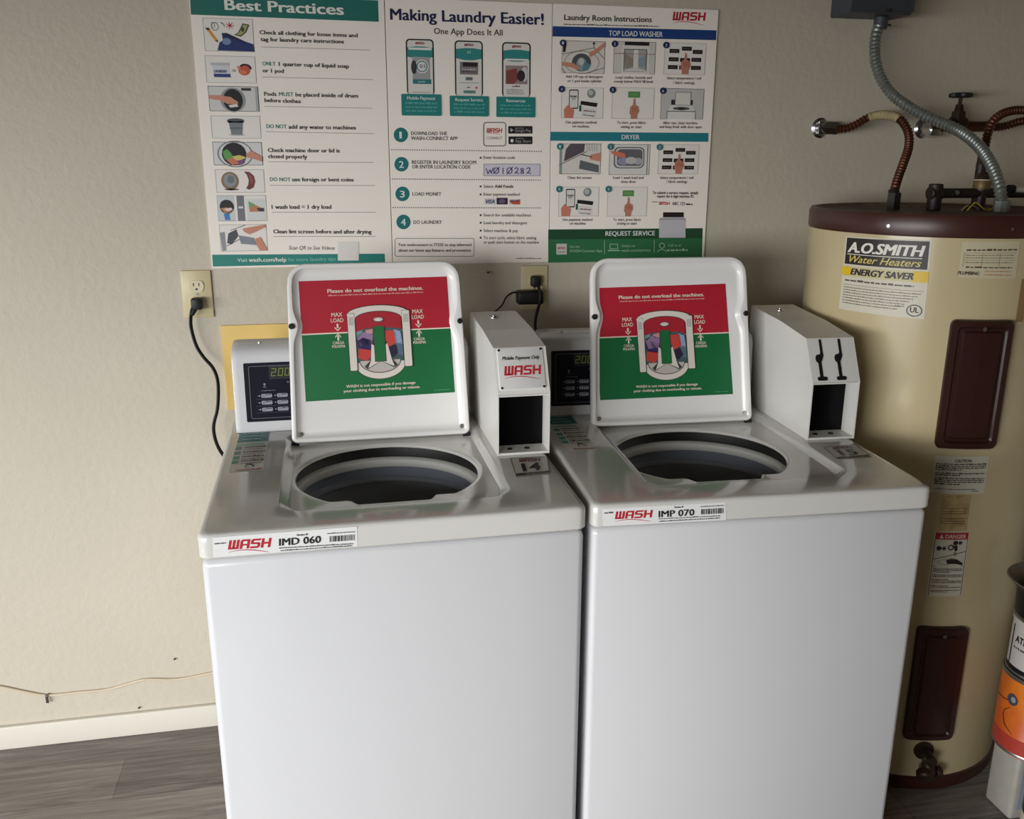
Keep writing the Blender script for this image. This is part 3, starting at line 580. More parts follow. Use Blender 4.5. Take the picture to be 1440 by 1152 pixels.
def machine(name_label, ox, oy, rz, machine_number, machine_code, lidx, sticker, plate, fl, meter_kind):
    t = thing('washing_machine', name_label, 'washing machine', (ox, oy, 0), rz)
    MW = t.matrix_basis; LW = lambda x, y, z: MW @ V((x, y, z))
    HC = (lidx-.004-(.004 if lidx < .32 else 0), .291)
    P = lambda m, name, parent=t: m.obj(name, parent, world=False)
    m = MB(); m.box(.003, WW-.003, .004, WD, .012, .874, M_ENAMEL, .012, 3, skip_top=True); P(m, 'cabinet')
    for sx in (.05, WW-.05):
        for sy in (.06, WD-.06):
            m = MB(); m.cyl((sx, sy, 0), (sx, sy, .02), .02, M_BLACK); P(m, 'foot')
    # top cover
    out0 = rrpts(0, WW, 0, WD, .016)
    ang = [2*math.pi*k/110+.01 for k in range(110)]
    for x, y in out0: ang.append(math.atan2(y-HC[1], x-HC[0]) % (2*math.pi))
    for x, y in rrpts(.122, .538, .078, .548, .045): ang.append(math.atan2(y-HC[1], x-HC[0]) % (2*math.pi))
    for x in (-.079, -.068, -.055, .055, .068, .079):
        for y in (-.137, -.160): ang.append(math.atan2(y, x) % (2*math.pi))
    ang = sorted(set(round(a, 4) for a in ang))
    def rl(x0, x1, y0, y1, r, z): pl = rrpts(x0, x1, y0, y1, r); return [V((*raycast(pl, HC, a), z)) for a in ang]
    def hole(grow, z):
        o = []
        for a in ang:
            r = HR+grow; x, y = r*math.cos(a), r*math.sin(a); lim = -.137-grow
            if y < lim:
                s_ = lim/math.sin(a); xx = s_*math.cos(a)
                nl = -.160-grow
                if abs(xx) < .078:
                    s2 = nl/math.sin(a); x2 = s2*math.cos(a)
                    if abs(x2) < .056: s_ = s2
                    else: 
                        k = min(1, max(0, (.078-abs(xx))/.022)); s_ = s_+(s2-s_)*k
                x, y = s_*math.cos(a), s_*math.sin(a)
            o.append(V((HC[0]+x, HC[1]+y, z)))
        return o
    i = .004
    L = [rl(.012, WW-.012, .012, WD-.012, .01, .8775), rl(.002, WW-.002, .002, WD-.002, .015, .8775), rl(0, WW, 0, WD, .016, .880), rl(0, WW, 0, WD, .016, .9125), rl(.0015, WW-.0015, .0015, WD-.0015, .016, .917), rl(.005, WW-.005, .005, WD-.005, .016, .9195), rl(.011, WW-.011, .011, WD-.011, .016, .920),
         rl(.122, .538, .078, .548, .045, .920), rl(.126, .534, .082, .544, .043, .919), rl(.138, .524, .094, .536, .04, .908), rl(.144, .518, .098, .532, .04, .907)]
    L += [hole(.012, .9065), hole(.005, .9055), hole(.001, .903), hole(0, .9005), hole(.002, .8985), hole(.010, .898)]
    m = MB(); m.loops(L, M_DECK); P(m, 'top_cover')
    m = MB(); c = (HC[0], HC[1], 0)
    m.lathe([(.215, .897), (.196, .896), (.190, .880), (.187, .875)], M_BLACK, c, 56)  # black colour puts in the shade of the gap under the opening rim
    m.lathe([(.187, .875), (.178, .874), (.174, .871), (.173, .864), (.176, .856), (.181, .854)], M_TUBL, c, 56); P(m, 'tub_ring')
    m = MB(); m.lathe([(.181, .854), (.184, .850), (.185, .832), (.178, .829), (.178, .822), (.184, .818), (.192, .70), (.194, .46), (.17, .44), (.0, .44)], [M_TUBS]*3+[M_TUBM]*2+[M_TUBD]*4, c, 56); P(m, 'wash_basket')
    # console
    m = MB(); prof = [(.566, .921), (.570, .928), (.583, 1.083), (.588, 1.095), (.600, 1.103), (.655, 1.112), (.668, 1.105), (.668, .921)]
    x0, x1 = .017, .535; ls = []
    for x, s_ in ((x0, .86), (x0+.004, .96), (x0+.012, 1.0), (x1-.012, 1.0), (x1-.004, .96), (x1, .86)):
        ls.append([V((x, .62+(y-.62)*(1-(1-s_)*.35), .921+(z-.921)*(1-(1-s_)*.12))) for y, z in prof])
    m.loops(ls, M_ENAMEL, True, True, True); cons = P(m, 'console')
    a = V((0, .570, .928)); b_ = V((0, .583, 1.083)); nv = V((0, -(b_.z-a.z), (b_.y-a.y))).normalized()
    def cm(u, v, h):   # u = x, v = height along the slope
        k = (v-.928)/(1.083-.928); q = a+(b_-a)*k; return MW @ (V((u, q.y, q.z))+nv*h)
    def cp(name, parent): 
        return Print(cm)
    p = Print(cm); p.rrect(.041, .943, .523, 1.073, .003, M_NAVY, 3); p.rframe(.051, .950, .515, 1.066, .004, .0009, (120, 120, 132), 5); 
    p.greek(.075, .990+.022, .105, .990+.022, .0016, (120, 120, 128), 5)
    for k in range(3):
        z = 1.0005-.0152*k
        for xq in (.066, .072): p.rect(xq, z-.0004, xq+.004, z+.0004, (110, 110, 120), 5)
        p.line([(.062, z-.0078), (.175, z-.0078)], .0004, (92, 92, 104), 5)
    p.ell(.083, 1.0255, .0022, .0022, (150, 150, 158), 5); p.ell(.133, 1.0285, .0022, .0022, (96, 96, 110), 5); p.poly([(.079, 1.018), (.087, 1.018), (.083, 1.0245)], (88, 88, 98), 5)
    pan = p.obj('control_panel', t, 'dark navy control panel')
    DG = mat('display_green', (112, 124, 46), .4, emit=0.12)
    p = Print(cm); p.rect(.094, 1.036, .152, 1.066, (16, 18, 22), 4)
    def seg7(x, d):
        wd, hh, tk, z = .0085, .0155, .0017, 1.0435
        S = {'2': 'abged', '0': 'abcdef'}[d]; sl = .0022
        R2 = {'a': (0, hh, wd, hh), 'd': (0, 0, wd, 0), 'g': (0, hh/2, wd, hh/2), 'f': (0, hh/2, 0, hh), 'b': (wd, hh/2, wd, hh), 'e': (0, 0, 0, hh/2), 'c': (wd, 0, wd, hh/2)}
        for q in S:
            xa, za, xb, zb = R2[q]; p.line([(x+xa+sl*za/hh, z+za), (x+xb+sl*zb/hh, z+zb)], tk, DG, 6)
    seg7(.0985, '2'); p.rect(.110, 1.043, .1115, 1.0446, DG, 6); seg7(.1135, '0'); seg7(.1275, '0'); p.obj('display', pan)
    for r_ in range(3):
        for c_ in range(3):
            x = .0745+.0335*c_; z = 1.0-.0152*r_
            p = Print(cm); p.rrect(x, z-.0042, x+.023, z+.0042, .0025, (150, 150, 160), 5); p.ring(x+.005, z, .002, .002, .0006, .0006, (50, 50, 70), 7, n=10); p.greek(x+.009, z+.0012, x+.021, z+.0012, -.0024, (60, 60, 76), 7); p.obj('button', pan)
            p = Print(cm); p.ell(x-.004, z, .0012, .0012, (206, 206, 214), 6, n=10); p.obj('indicator_light', pan)
    m = MB(); m.cyl((.075, .628, 1.106), (.075, .628, 1.111), .004, M_CHROME); P(m, 'screw')
    # lid
    O = V((lidx, .490, .9130)); tv = V((0, .085, .3725)); LL = tv.length; tv = tv/LL; sv = V((1, 0, 0)); ln = V((0, -tv.z, tv.y))
    def lout(ins, n_, bump=0.0):
        hb, ht = .1925-ins, .1845-ins; rb, rtp = max(.014-ins, .003), max(.040-ins, .010); t0, t1 = ins, LL-ins; o = []
        def hw_(t_): return hb+(ht-hb)*(t_-t0)/(t1-t0)
        for k in range(7): th = R_(-90+90*k/6); o.append((hb-rb+rb*math.cos(th), t0+rb+rb*math.sin(th)))
        for k in range(1, 40): tt = t0+rb+(t1-rtp-t0-rb)*k/40; o.append((hw_(tt)-bump*math.exp(-((tt-.250)/.024)**2), tt))
        for k in range(9): th = R_(90*k/8); o.append((ht-rtp+rtp*math.cos(th), t1-rtp+rtp*math.sin(th)))
        return [O+sv*x+tv*y+ln*n_ for x, y in o+[(-x, y) for x, y in reversed(o)]]
    m = MB(); m.loops([lout(.004, -.016), lout(.0, -.012), lout(0, .002), lout(.002, .0055), lout(.006, .0065), lout(.0095, .0055, .010), lout(.012, .002, .011), lout(.018, -.004, .010), lout(.024, -.005, .006)], M_LIDW, True, True, True); lid = P(m, 'lid')
    for sx in (-1, 1):
        q = O+sv*(sx*.1805)+tv*.250; m = MB(); m.cyl(q, q+ln*.011, .0062, M_BLACK, bev=.0015); P(m, 'bumper', lid)
        q = O+sv*(sx*.176)+tv*.0175-ln*.004; m = MB(); m.cyl(q, q+ln*.005, .006, M_CHROME, 6); m.cyl(q+ln*.005, q+ln*.007, .0035, M_CHROME, 10); P(m, 'hinge_screw', lid)
        m = MB(); q = O+sv*(sx*.186); m.cyl(q+V((-.008, .006, -.003)), q+V((.008, .006, -.003)), .005, M_BLACK, 12); P(m, 'hinge', lid)
    # lid sticker
    ow, nw = LW(*(O-ln*.0048)), MW.to_3x3() @ ln
    q4 = [onplane(x, y, ow, nw) for x, y in sticker]
    def lm(u, v, h): return (q4[0]*(1-u)+q4[1]*u)*(1-v)+(q4[3]*(1-u)+q4[2]*u)*v+nw*h
    p = Print(lm); STRED, STGRN = (176, 28, 48), (10, 104, 56); CR = (232, 216, 200)
    p.rect(0, 0, 1, .436, STRED, 1); p.rect(0, .436, 1, .447, CR, 1); p.rect(0, .447, 1, 1, STGRN, 1)
    p.text('Please do not overload the machines.', .185, .105, .83, .105, .031, CR, bold=.035); p.greek(.19, .132, .83, .132, .011, (214, 150, 144))
    for xc in (.238, .782):
        p.text('MAX', xc-.036, .305, xc+.036, .305, .034, CR, bold=.02); p.text('LOAD', xc-.042, .352, xc+.042, .352, .034, CR, bold=.02)
        p.rect(xc-.006, .365, xc+.006, .40, CR, 2); p.poly([(xc-.02, .39), (xc, .415), (xc+.02, .39), (xc+.02, .40), (xc, .427), (xc-.02, .40)], CR, 3)
        p.rect(xc-.006, .465, xc+.006, .505, CR, 2); p.poly([(xc-.02, .482), (xc, .455), (xc+.02, .482), (xc+.02, .472), (xc, .445), (xc-.02, .472)], CR, 3)
        p.text('CARGA', xc-.038, .535, xc+.038, .535, .024, CR, bold=.02); p.text('MAXIMA', xc-.044, .565, xc+.044, .565, .024, CR, bold=.02)
    p.text('WASH is not responsible if you damage', .27, .905, .735, .905, .023, CR, bold=.03); p.text('your clothing due to overloading or misuse.', .25, .943, .765, .943, .023, CR, bold=.03); p.greek(.86, .975, .97, .975, .006, (90, 160, 120))
    W1, W2, OL = (222, 214, 204), (190, 184, 178), (70, 60, 60)
    p.ell(.508, .70, .175, .150, OL, 2, 0, 180, 24); p.ell(.508, .70, .17, .144, W1, 3, 0, 180, 24); p.ell(.508, .69, .14, .105, OL, 4, 0, 180, 24); p.ell(.508, .688, .135, .10, W2, 5, 0, 180, 24)
    p.rect(.355, .40, .665, .69, (70, 92, 96), 4)
    for pts, cc in (([(.36, .47), (.42, .44), (.47, .47), (.46, .55), (.38, .56)], (150, 120, 160)), ([(.36, .52), (.40, .49), (.47, .52), (.45, .60), (.37, .58)], (48, 40, 92)), ([(.37, .58), (.43, .57), (.47, .62), (.42, .69), (.36, .66)], (196, 66, 58)), ([(.55, .44), (.62, .44), (.63, .54), (.57, .58), (.55, .52)], (206, 70, 62)),
        ([(.61, .43), (.655, .45), (.665, .56), (.62, .55)], (150, 166, 200)), ([(.62, .55), (.665, .54), (.665, .66), (.63, .64)], (90, 110, 130)), ([(.56, .58), (.62, .56), (.64, .62), (.60, .67), (.56, .64)], (40, 34, 60)), ([(.36, .44), (.40, .425), (.40, .46), (.36, .50)], (120, 150, 150)), ([(.42, .43), (.47, .42), (.47, .46), (.43, .46)], (206, 150, 150))):
        p.poly(pts, cc, 6)
    p.poly([(.355, .27), (.665, .27), (.665, .43), (.6, .415), (.42, .415), (.355, .44)], (170, 34, 50), 6)
    p.poly([(.46, .53), (.505, .58), (.505, .70), (.42, .76), (.40, .735), (.44, .69)], OL, 7); p.poly([(.455, .545), (.50, .59), (.50, .70), (.425, .75), (.445, .69)], W1, 8)
    p.poly([(.56, .53), (.52, .58), (.52, .70), (.60, .755), (.625, .735), (.59, .68)], OL, 7); p.poly([(.562, .545), (.525, .59), (.525, .70), (.602, .745), (.585, .68)], W1, 8)
    p.rect(.472, .40, .55, .70, OL, 9); p.rect(.477, .40, .545, .695, (24, 108, 58), 10); p.ell(.511, .345, .038, .022, OL, 9); p.ell(.511, .343, .032, .017, (206, 190, 184), 10); p.ell(.511, .346, .018, .009, (230, 224, 216), 11)
    for x0_, x1_, y0_, y1_ in ((.306, .352, .285, .765), (.672, .722, .275, .750)):
        p.rrect(x0_-.004, y0_-.004, x1_+.004, y1_+.006, .01, OL, 9); p.rrect(x0_, y0_, x1_, y1_, .008, W1, 10); p.rrect(x0_+.008, y0_+.03, x1_-.008, y0_+.10, .005, W2, 11)
    A = [(.512-.21*math.cos(R_(q)), .30-.075*math.sin(R_(q))) for q in range(0, 181, 12)]; B = [(.512-.158*math.cos(R_(q)), .335-.065*math.sin(R_(q))) for q in range(0, 181, 12)]
    p.strip([(x, y-.006) for x, y in A], [(x, y+.006) for x, y in B], OL, 8); p.strip(A, B, W1, 9)
    p.obj('lid_sticker', lid, 'red and green load limit sticker with a drum drawing')
    # meter case
    mx0, mx1 = .549, .657; th = .0025
    prof = [(.300, .9205), (.300, 1.048), (.345, 1.135), (.470, 1.150), (.640, 1.160), (.640, .9205)]
    m = MB()
    for xa in (mx0, mx1-th): m.prism(prof, lambda y, z: V((xa, y, z)), lambda y, z: V((xa+th, y, z)), M_BOXW)
    for (ya, za), (yb, zb) in zip(prof[2:5], prof[3:6]):
        m.prism([(ya, za), (yb, zb), (yb-(.003 if yb == ya else 0), zb-(.003 if yb != ya else 0)), (ya-(.003 if yb == ya else 0), za-.003)], lambda y, z: V((mx0+th, y, z)), lambda y, z: V((mx1-th, y, z)), M_BOXW)
    m.prism([(.300, 1.048), (.345, 1.135), (.349, 1.133), (.304, 1.046), ], lambda y, z: V((mx0+th, y, z)), lambda y, z: V((mx1-th, y, z)), M_BOXW)
    m.box(mx0+th, mx1-th, .301, .365, 1.0435, 1.0465, M_BOXW); m.box(mx0+th, mx1-th, .301, .365, .9205, .9255, M_BOXW)
    mc = P(m, 'meter_case')
    m = MB(); m.box(mx0+th, mx1-th, .352, .356, .9255, 1.0435, M_SCREEN); P(m, 'reader_screen', mc)
    for k in (.030, .066):
        m = MB(); m.cyl((mx0+k, .325, .9254), (mx0+k, .325, .9275), .0055, M_BLACK, 12); P(m, 'ledge_screw', mc)
    m = MB(); m.cyl((mx0+.044, .575, 1.155), (mx0+.044, .575, 1.161), .011, M_CHROME, 20, bev=.002); m.cyl((mx0+.044, .575, 1.161), (mx0+.044, .575, 1.1625), .006, M_CHROME, 16); P(m, 'key_lock', mc)
    fa, fb = V((0, .300, 1.048)), V((0, .345, 1.135)); fn = V((0, -(fb.z-fa.z), fb.y-fa.y)).normalized()
    def fm(u, v, h): q = fa+(fb-fa)*v; return MW @ (V((mx0+(mx1-mx0)*u, q.y, q.z))+fn*h)
    if meter_kind == 'plate':
        m = MB()
        ls = [[fm(x, y, hh) for x, y in Print(None).rr(.05+i_, .10+i_, .93-i_, .98-i_, .05)] for i_, hh in ((0, .0002), (0, .0018), (.008, .0026))]
        m.loops(ls, M_LIDW, True, True, True); pl = m.obj('front_plate', mc, world=True); pl['label'] = 'white blanking plate with red lettering'
        fm2 = lambda u, v, h: fm(u, 1-v, h+.0027)
        p = Print(fm2); p.text('Mobile Payment Only', .14, .27, .86, .27, .075, BLK, bold=.03, shear=.2); p.logo(.15, .60, .87, .60, .20, RED, 2); p.obj('plate_lettering', pl)
        for u, v in ((.09, .94), (.89, .94), (.09, .14), (.89, .14)):
            m = MB(); m.cyl(fm(u, v, .002), fm(u, v, .0036), .0025, M_BLACK, 8); m.obj('screw', pl)
    else:
        for ux in (.22, .62):
            p = Print(fm); B0 = M_BLACK
            p.rect(ux+.02, .60, ux+.075, .97, B0, 3); p.poly([(ux-.05, .52), (ux+.02, .68), (ux+.075, .64), (ux+.075, .59), (ux+.03, .48)], B0, 4); p.ell(ux-.035, .53, .065, .10, B0, 5); p.rect(ux-.05, .10, ux+.02, .5, B0, 3); p.rrect(ux-.11, .04, ux+.10, .13, .04, B0, 4); p.obj('coin_slot', mc)
    # deck labels
    dm = lambda u, v, h: MW @ V((u, v, .9201+h))
    p = Print(dm)
    def ds(u, v): return (.024+.064*u, .577-.272*v)
    class Q: pass
    pm = Print(lambda u, v, h: MW @ V((*ds(u, v), .9201+h)))
    pm.rect(0, 0, 1, 1, (206, 202, 192), 1); pm.rect(0, 0, 1, .30, (52, 120, 118), 2)
    for k, v in enumerate((.09, .17, .25)): pm.greek(.12, v, .80, v, .03, (150, 190, 186), 4)
    pm.rect(.0, .34, .9, .39, (140, 170, 160), 2)
    for k, v in enumerate((.45, .57, .68, .78)):
        pm.rect(.0, v-.035, .2, v+.04, (70, 140, 126), 2); pm.greek(.27, v, .95, v, .035, (64, 58, 52), 3); pm.greek(.27, v+.05, .9, v+.05, .02, (110, 104, 98), 3)
    pm.poly([(.45, .92), (.5, .84), (.62, .84), (.64, .92)], (206, 202, 192), 3); pm.line([(.45, .92), (.47, .85), (.6, .86), (.7, .9)], .03, (60, 52, 50), 4); pm.greek(.2, .985, .95, .985, .03, (150, 50, 44), 3, mean=1.6)
    pm.obj('instruction_label', t)
    q4p = [onplane(x, y, LW(0, 0, .9201), V((0, 0, 1))) for x, y in plate]
    pm = Print(lambda u, v, h: (q4p[0]*(1-u)+q4p[1]*u)*(1-v)+(q4p[3]*(1-u)+q4p[2]*u)*v+V((0, 0, h)))
    pm.rect(0, 0, 1, 1, (208, 204, 194), 1); pm.frame(0, 0, 1, 1, .02, (90, 86, 80), 2); pm.logo(.22, .26, .80, .26, .20, (110, 44, 40), 3, False); pm.text(machine_number, .24, .76, .76, .76, .42, BLK, bold=.04, lay=3); pm.rect(.03, .84, .97, .95, (44, 42, 40), 3); pm.greek(.3, .92, .85, .92, .05, (150, 146, 138), 4); pm.obj('number_label', t)
    # front label
    n_f = MW.to_3x3() @ V((0, -1, 0)); o_f = LW(0, -.0001, .9)
    pf = Print(lambda x, y, h: onplane(x, y, o_f, n_f)+n_f*h)
    (x0, y0), (x1, y1), (x2, y2), (x3, y3) = fl['quad']
    pf.poly(fl['quad'], (230, 230, 230), 1); pf.logo(*fl['logo'], RED, 3); pf.text(machine_code, *fl['code'], BLK, bold=.03, lay=3); pf.text('Machine ID', *fl['id'], (50, 50, 50), bold=.03, lay=3, res=1); pf.greek(*fl['owner'], (90, 90, 92), 3)
    for q in fl['fine']: pf.greek(*q, (96, 96, 98), 3)
    bx0, by0, bx1, by1, bh = fl['bar']; k = 0.0
    while k < 1:
        wd = random.choice((.018, .03, .045)); ya = by0+(by1-by0)*k; xa = bx0+(bx1-bx0)*k; xb = xa+(bx1-bx0)*wd
        pf.poly([(xa, ya-bh), (xb, ya-bh), (xb, ya), (xa, ya)], BLK, 3); k += wd+random.choice((.02, .035))
    pf.obj('asset_label', t)
    return t
W14 = machine('white top loading washing machine numbered 14, payment plate lettered in red, left of the pair', 0, -.873, .0068, '14', 'IMD 060', .330,
    [(419.7, 395.7), (628.2, 388.9), (639.6, 551.7), (430, 565)], [(717, 644.6), (769.5, 642.4), (774, 666.5), (726, 671.5)],
    dict(quad=[(299, 756), (502, 740.5), (503, 768), (300, 784)], logo=(320.4, 772.9, 382, 769.2, 13), code=(392.3, 767.4, 451.3, 763, 10), id=(417.3, 753.6, 433, 752.4, 2.6), owner=(301.7, 765.5, 317.5, 764.3, 2.4), fine=[(392.3, 771.4, 496.5, 765.2, 1.8), (394.4, 775, 495.4, 768, 1.8), (460, 751, 499, 748.3, 1.8)], bar=(463.5, 762, 499.5, 759.4, 8)), 'plate')
W15 = machine('white top loading washing machine numbered 15, two coin slots, beside the water heater', .6591, -.8649, -.044, '15', 'IMP 070', .312,
    [(833.9, 405.3), (1020, 399), (1030.7, 554.3), (844, 562.9)], [(1157.8, 629.4), (1203, 625.2), (1225.5, 643), (1177.6, 646.4)],
    dict(quad=[(847, 716), (1020, 706.5), (1021.5, 731.5), (848, 740)], logo=(864.3, 730, 918, 727.4, 10.6), code=(925.8, 727.4, 976.2, 724.6, 9), id=(948, 714.4, 961, 713.6, 2.3), owner=(849.5, 722.3, 863, 721.5, 2.1), fine=[(925.8, 730.2, 1013.7, 725.8, 1.5), (926.6, 733.8, 1012, 729, 1.5), (985, 713, 1018, 711.2, 1.5)], bar=(985.7, 723.4, 1017.7, 721.6, 7.4)), 'slots')

# ================================================================== WALL FITTINGS
def outlet(x, z, label):
    t = thing('wall_outlet', label, 'outlet', (x, 0, z-.057))
    m = MB(); m.box(x-.035, x+.035, -.0065, -.0002, z-.057, z+.057, M_BEIGE, .003, 2); m.obj('cover_plate', t)
    m = MB(); m.cyl((x, -.006, z), (x, -.0078, z), .003, M_CHROME, 10); m.obj('screw', t)
    for dz in (.0195, -.0195):
        m = MB(); pts = [(x+.0172*math.cos(R_(a)), max(-.0135, min(.0135, .0172*math.sin(R_(a))))) for a in range(0, 360, 12)]
        m.prism(pts, lambda u, v: V((u, -.006, z+dz+v)), lambda u, v: V((u, -.009, z+dz+v)), M_IVORY); r = m.obj('receptacle', t)
        m = MB()
        for sx in (-.0063, .0063): m.box(x+sx-.001, x+sx+.001, -.0094, -.0085, z+dz, z+dz+.008, M_BLACK)
        m.cyl((x, -.0085, z+dz-.007), (x, -.0094, z+dz-.007), .0026, M_BLACK, 12); m.obj('slots', r)
    return t
outlet(-.084, 1.1855, 'ivory wall outlet left of the washers, one black plug in it'); outlet(.7485, 1.1815, 'ivory wall outlet between the two raised lids, black adapter in it')
# washer power cord, left
m = MB(); q = at(277, 427, -.02); m.box(q.x-.013, q.x+.013, -.034, -.0095, q.z-.014, q.z+.014, M_BLACK, .005, 2); m.cyl((q.x-.004, -.024, q.z-.008), (q.x-.013, -.03, q.z-.026), .0075, M_BLACK, 12, .005); pc = m.obj('power_cord', W14); pc['label'] = 'black power plug and cord'
m = MB(); pts = [at(x, y, Y) for x, y, Y in ((272, 431, -.028), (269, 440, -.03), (268.5, 459, -.03), (275.6, 485, -.035), (286, 502, -.04), (299, 517, -.045), (305.5, 533, -.05), (307, 553, -.055), (305.5, 576, -.06), (300.5, 598, -.06), (302, 615, -.06), (308, 631, -.06), (318, 645, -.06), (334, 662, -.06))]
m.tube(catmull(pts, 8), .0048, M_BLACK, 10, flat=.62); m.obj('cable', pc)
# adapter and second plug
t = thing('power_adapter', 'black power adapter plugged in the middle outlet, thin cord going left', 'adapter', (.75, 0, 1.1))
m = MB(); a = at(727, 409, -.03); b_ = at(763, 427, -.03); m.box(a.x, b_.x, -.045, -.010, b_.z, a.z, M_BLACK, .006, 3); m.obj('brick', t)
m = MB(); m.tube(catmull([at(728, 411, -.028), at(720, 412, -.03), at(712, 418, -.035), at(706, 429, -.04), at(696, 438, -.045), at(682, 444, -.05), at(672, 452, -.055)], 8), .0022, M_BLACK, 8); m.obj('cable', t)
m = MB(); a = at(746.5, 388, -.02); b_ = at(760, 403, -.02); m.box(a.x, b_.x, -.032, -.0095, b_.z, a.z, M_BLACK, .005, 2); pc = m.obj('power_cord', W15); pc['label'] = 'black power plug and cord'
m = MB(); m.tube(catmull([at(755, 398, -.030), at(758, 406, -.042), at(759.5, 416, -.050), at(758.5, 427, -.048), at(754, 444, -.040), at(752.5, 458, -.045), at(754, 470, -.05), at(757, 486, -.055)], 8), .0040, M_BLACK, 10); m.obj('cable', pc)
# yellowed supply box
t = thing('supply_box', 'yellowed plastic wall box frame behind the left washer console', 'wall box', (.14, 0, .89))
X0, X1, Z0, Z1 = -.036, .300, .895, 1.107
m = MB(); 
for bx in ((X0, X1, 1.0665, Z1), (X0, X1, Z0, .93), (X0, X0+.034, .93, 1.0665), (X1-.034, X1, .93, 1.0665)): m.box(bx[0], bx[1], -.008, -.0003, bx[2], bx[3], M_YELLOW)
m.obj('frame', t)
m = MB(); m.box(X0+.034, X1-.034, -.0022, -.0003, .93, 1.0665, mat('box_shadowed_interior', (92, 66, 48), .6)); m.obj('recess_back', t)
# low cable and its clip
m = MB(); pts = [at(x, y, -.004) for x, y in ((-60, 957), (0, 966), (34, 973), (66, 978), (110, 974), (150, 970), (180, 962), (205, 956), (250, 955.5), (296, 947), (330, 940), (380, 930))]
m.tube(catmull(pts, 8), .0034, mat('painted_cable', (206, 190, 166), .5), 8); tag(m.obj('wall_cable'), 'thin painted cable running low along the wall above the baseboard', 'cable')
t = thing('cable_clip', 'small dark metal clip hanging on the low wall cable', 'clip', at(66, 990, 0)); a = at(63, 977, -.01); b_ = at(69, 989, -.01)
m = MB(); m.box(a.x, b_.x, -.010, -.0085, b_.z, a.z, mat('dull_clip_metal', (84, 80, 66), .4, .6), .0005, 1); m.obj('plate', t); m = MB(); m.cyl(((a.x+b_.x)/2, -.0105, a.z-.004), ((a.x+b_.x)/2, -.0002, a.z-.004), .0025, M_CHROME, 10); m.obj('nail', t)
for (x, y), s_ in (((246, 926), 'small nail in the wall above the low cable, near the left washer'), ((196, 994.5), 'small nail in the wall between the low cable and the baseboard'), ((686, 383), 'small hole in the wall under the middle poster, shown as a nail')):  # the last one is a hole, modelled in the shape of a nail
    q = at(x, y, 0); m = MB(); m.cyl(q+V((0, -.0002, 0)), q+V((0, -.004, 0)), .0016, mat('nail_dark', (70, 62, 52), .5, .5), 8); m.cyl(q+V((0, -.004, 0)), q+V((0, -.005, 0)), .0028, MATS['nail_dark'], 8); tag(m.obj('nail'), s_, 'nail')

# ================================================================== WATER HEATER
HX, HY, HRR, HH = 1.658, -.33, .29, 1.393
t = thing('water_heater', 'tall cream water heater tank with brown cap standing right of the washers', 'water heater', (HX, HY, 0))
def hc(th, z, r): th = R_(th); return V((HX+r*math.sin(th), HY-r*math.cos(th), z))
m = MB(); m.lathe([(HRR, .036), (HRR, 1.352)], M_TANK, (HX, HY, 0), 96); m.obj('tank_jacket', t)
m = MB(); m.lathe([(HRR-.01, 1.346), (HRR+.0015, 1.346), (HRR+.003, 1.350), (HRR+.003, 1.384), (HRR-.001, HH), (HRR-.012, HH), (HRR-.02, HH-.006), (0, HH-.006)], [M_CAP]*5+[M_CAPDUST]*2, (HX, HY, 0), 96); m.obj('cap', t)
m = MB(); m.lathe([(0, .001), (HRR+.002, .001), (HRR+.004, .004), (HRR+.004, .034), (HRR-.002, .038)], M_CAP, (HX, HY, 0), 96); m.obj('base_ring', t)
for th in (-7, -55, 40): 
    m = MB(); m.cyl(hc(th, 1.366, HRR+.002), hc(th, 1.366, HRR+.005), .0035, M_CHROME, 8); m.obj('cap_screw', t)
def cover(th0, th1, z0, z1):
    w_ = R_(th1-th0)*HRR/2; tc = (th0+th1)/2; zc = (z0+z1)/2; hh = (z1-z0)/2; r = .012; o = []
    for cx, cz, a in ((w_-r, hh-r, 0), (-w_+r, hh-r, 90), (-w_+r, -hh+r, 180), (w_-r, -hh+r, 270)):
        for k in range(7): q = R_(a+90*k/6); o.append((cx+r*math.cos(q), cz+r*math.sin(q)))
    dense = []
    for (xa, za), (xb, zb) in zip(o, o[1:]+o[:1]):
        n_ = max(1, int(math.hypot(xb-xa, zb-za)/.012)); dense += [(xa+(xb-xa)*k/n_, za+(zb-za)*k/n_) for k in range(n_)]
    sk = [(0, max(-hh+w_, min(hh-w_, z))) for x, z in dense]; ls = []
    for f, h in ((0, 0), (0, .012), (.04, .0155), (.22, .0155), (.27, .011), (.36, .011), (.42, .016), (.70, .016), (.999, .016)):
        ls.append([hc(tc+math.degrees((x+(sx-x)*f)/HRR), zc+z+(sz-z)*f, HRR+h) for (x, z), (sx, sz) in zip(dense, sk)])
    m = MB(); m.loops(ls, M_PANEL); c_ = m.obj('element_cover', t)
    m = MB(); q = hc(tc, z1-.018, HRR+.0150); m.cyl(q, hc(tc, z1-.018, HRR+.0185), .0048, M_CHROME, 12); m.obj('screw', c_); return c_
cover(-26.2, -.9, .889, 1.176); cover(-23, 0, .147, .449)
def label(name, quad, draw, lab=None):
    (ta, za), (tb, zb), (tc_, zc_), (td, zd) = quad
    p = Print(lambda u, v, h: hc((ta*(1-u)+tb*u)*(1-v)+(td*(1-u)+tc_*u)*v, (za*(1-u)+zb*u)*(1-v)+(zd*(1-u)+zc_*u)*v, HRR+.0004+h)); draw(p); return p.obj(name, t, lab)
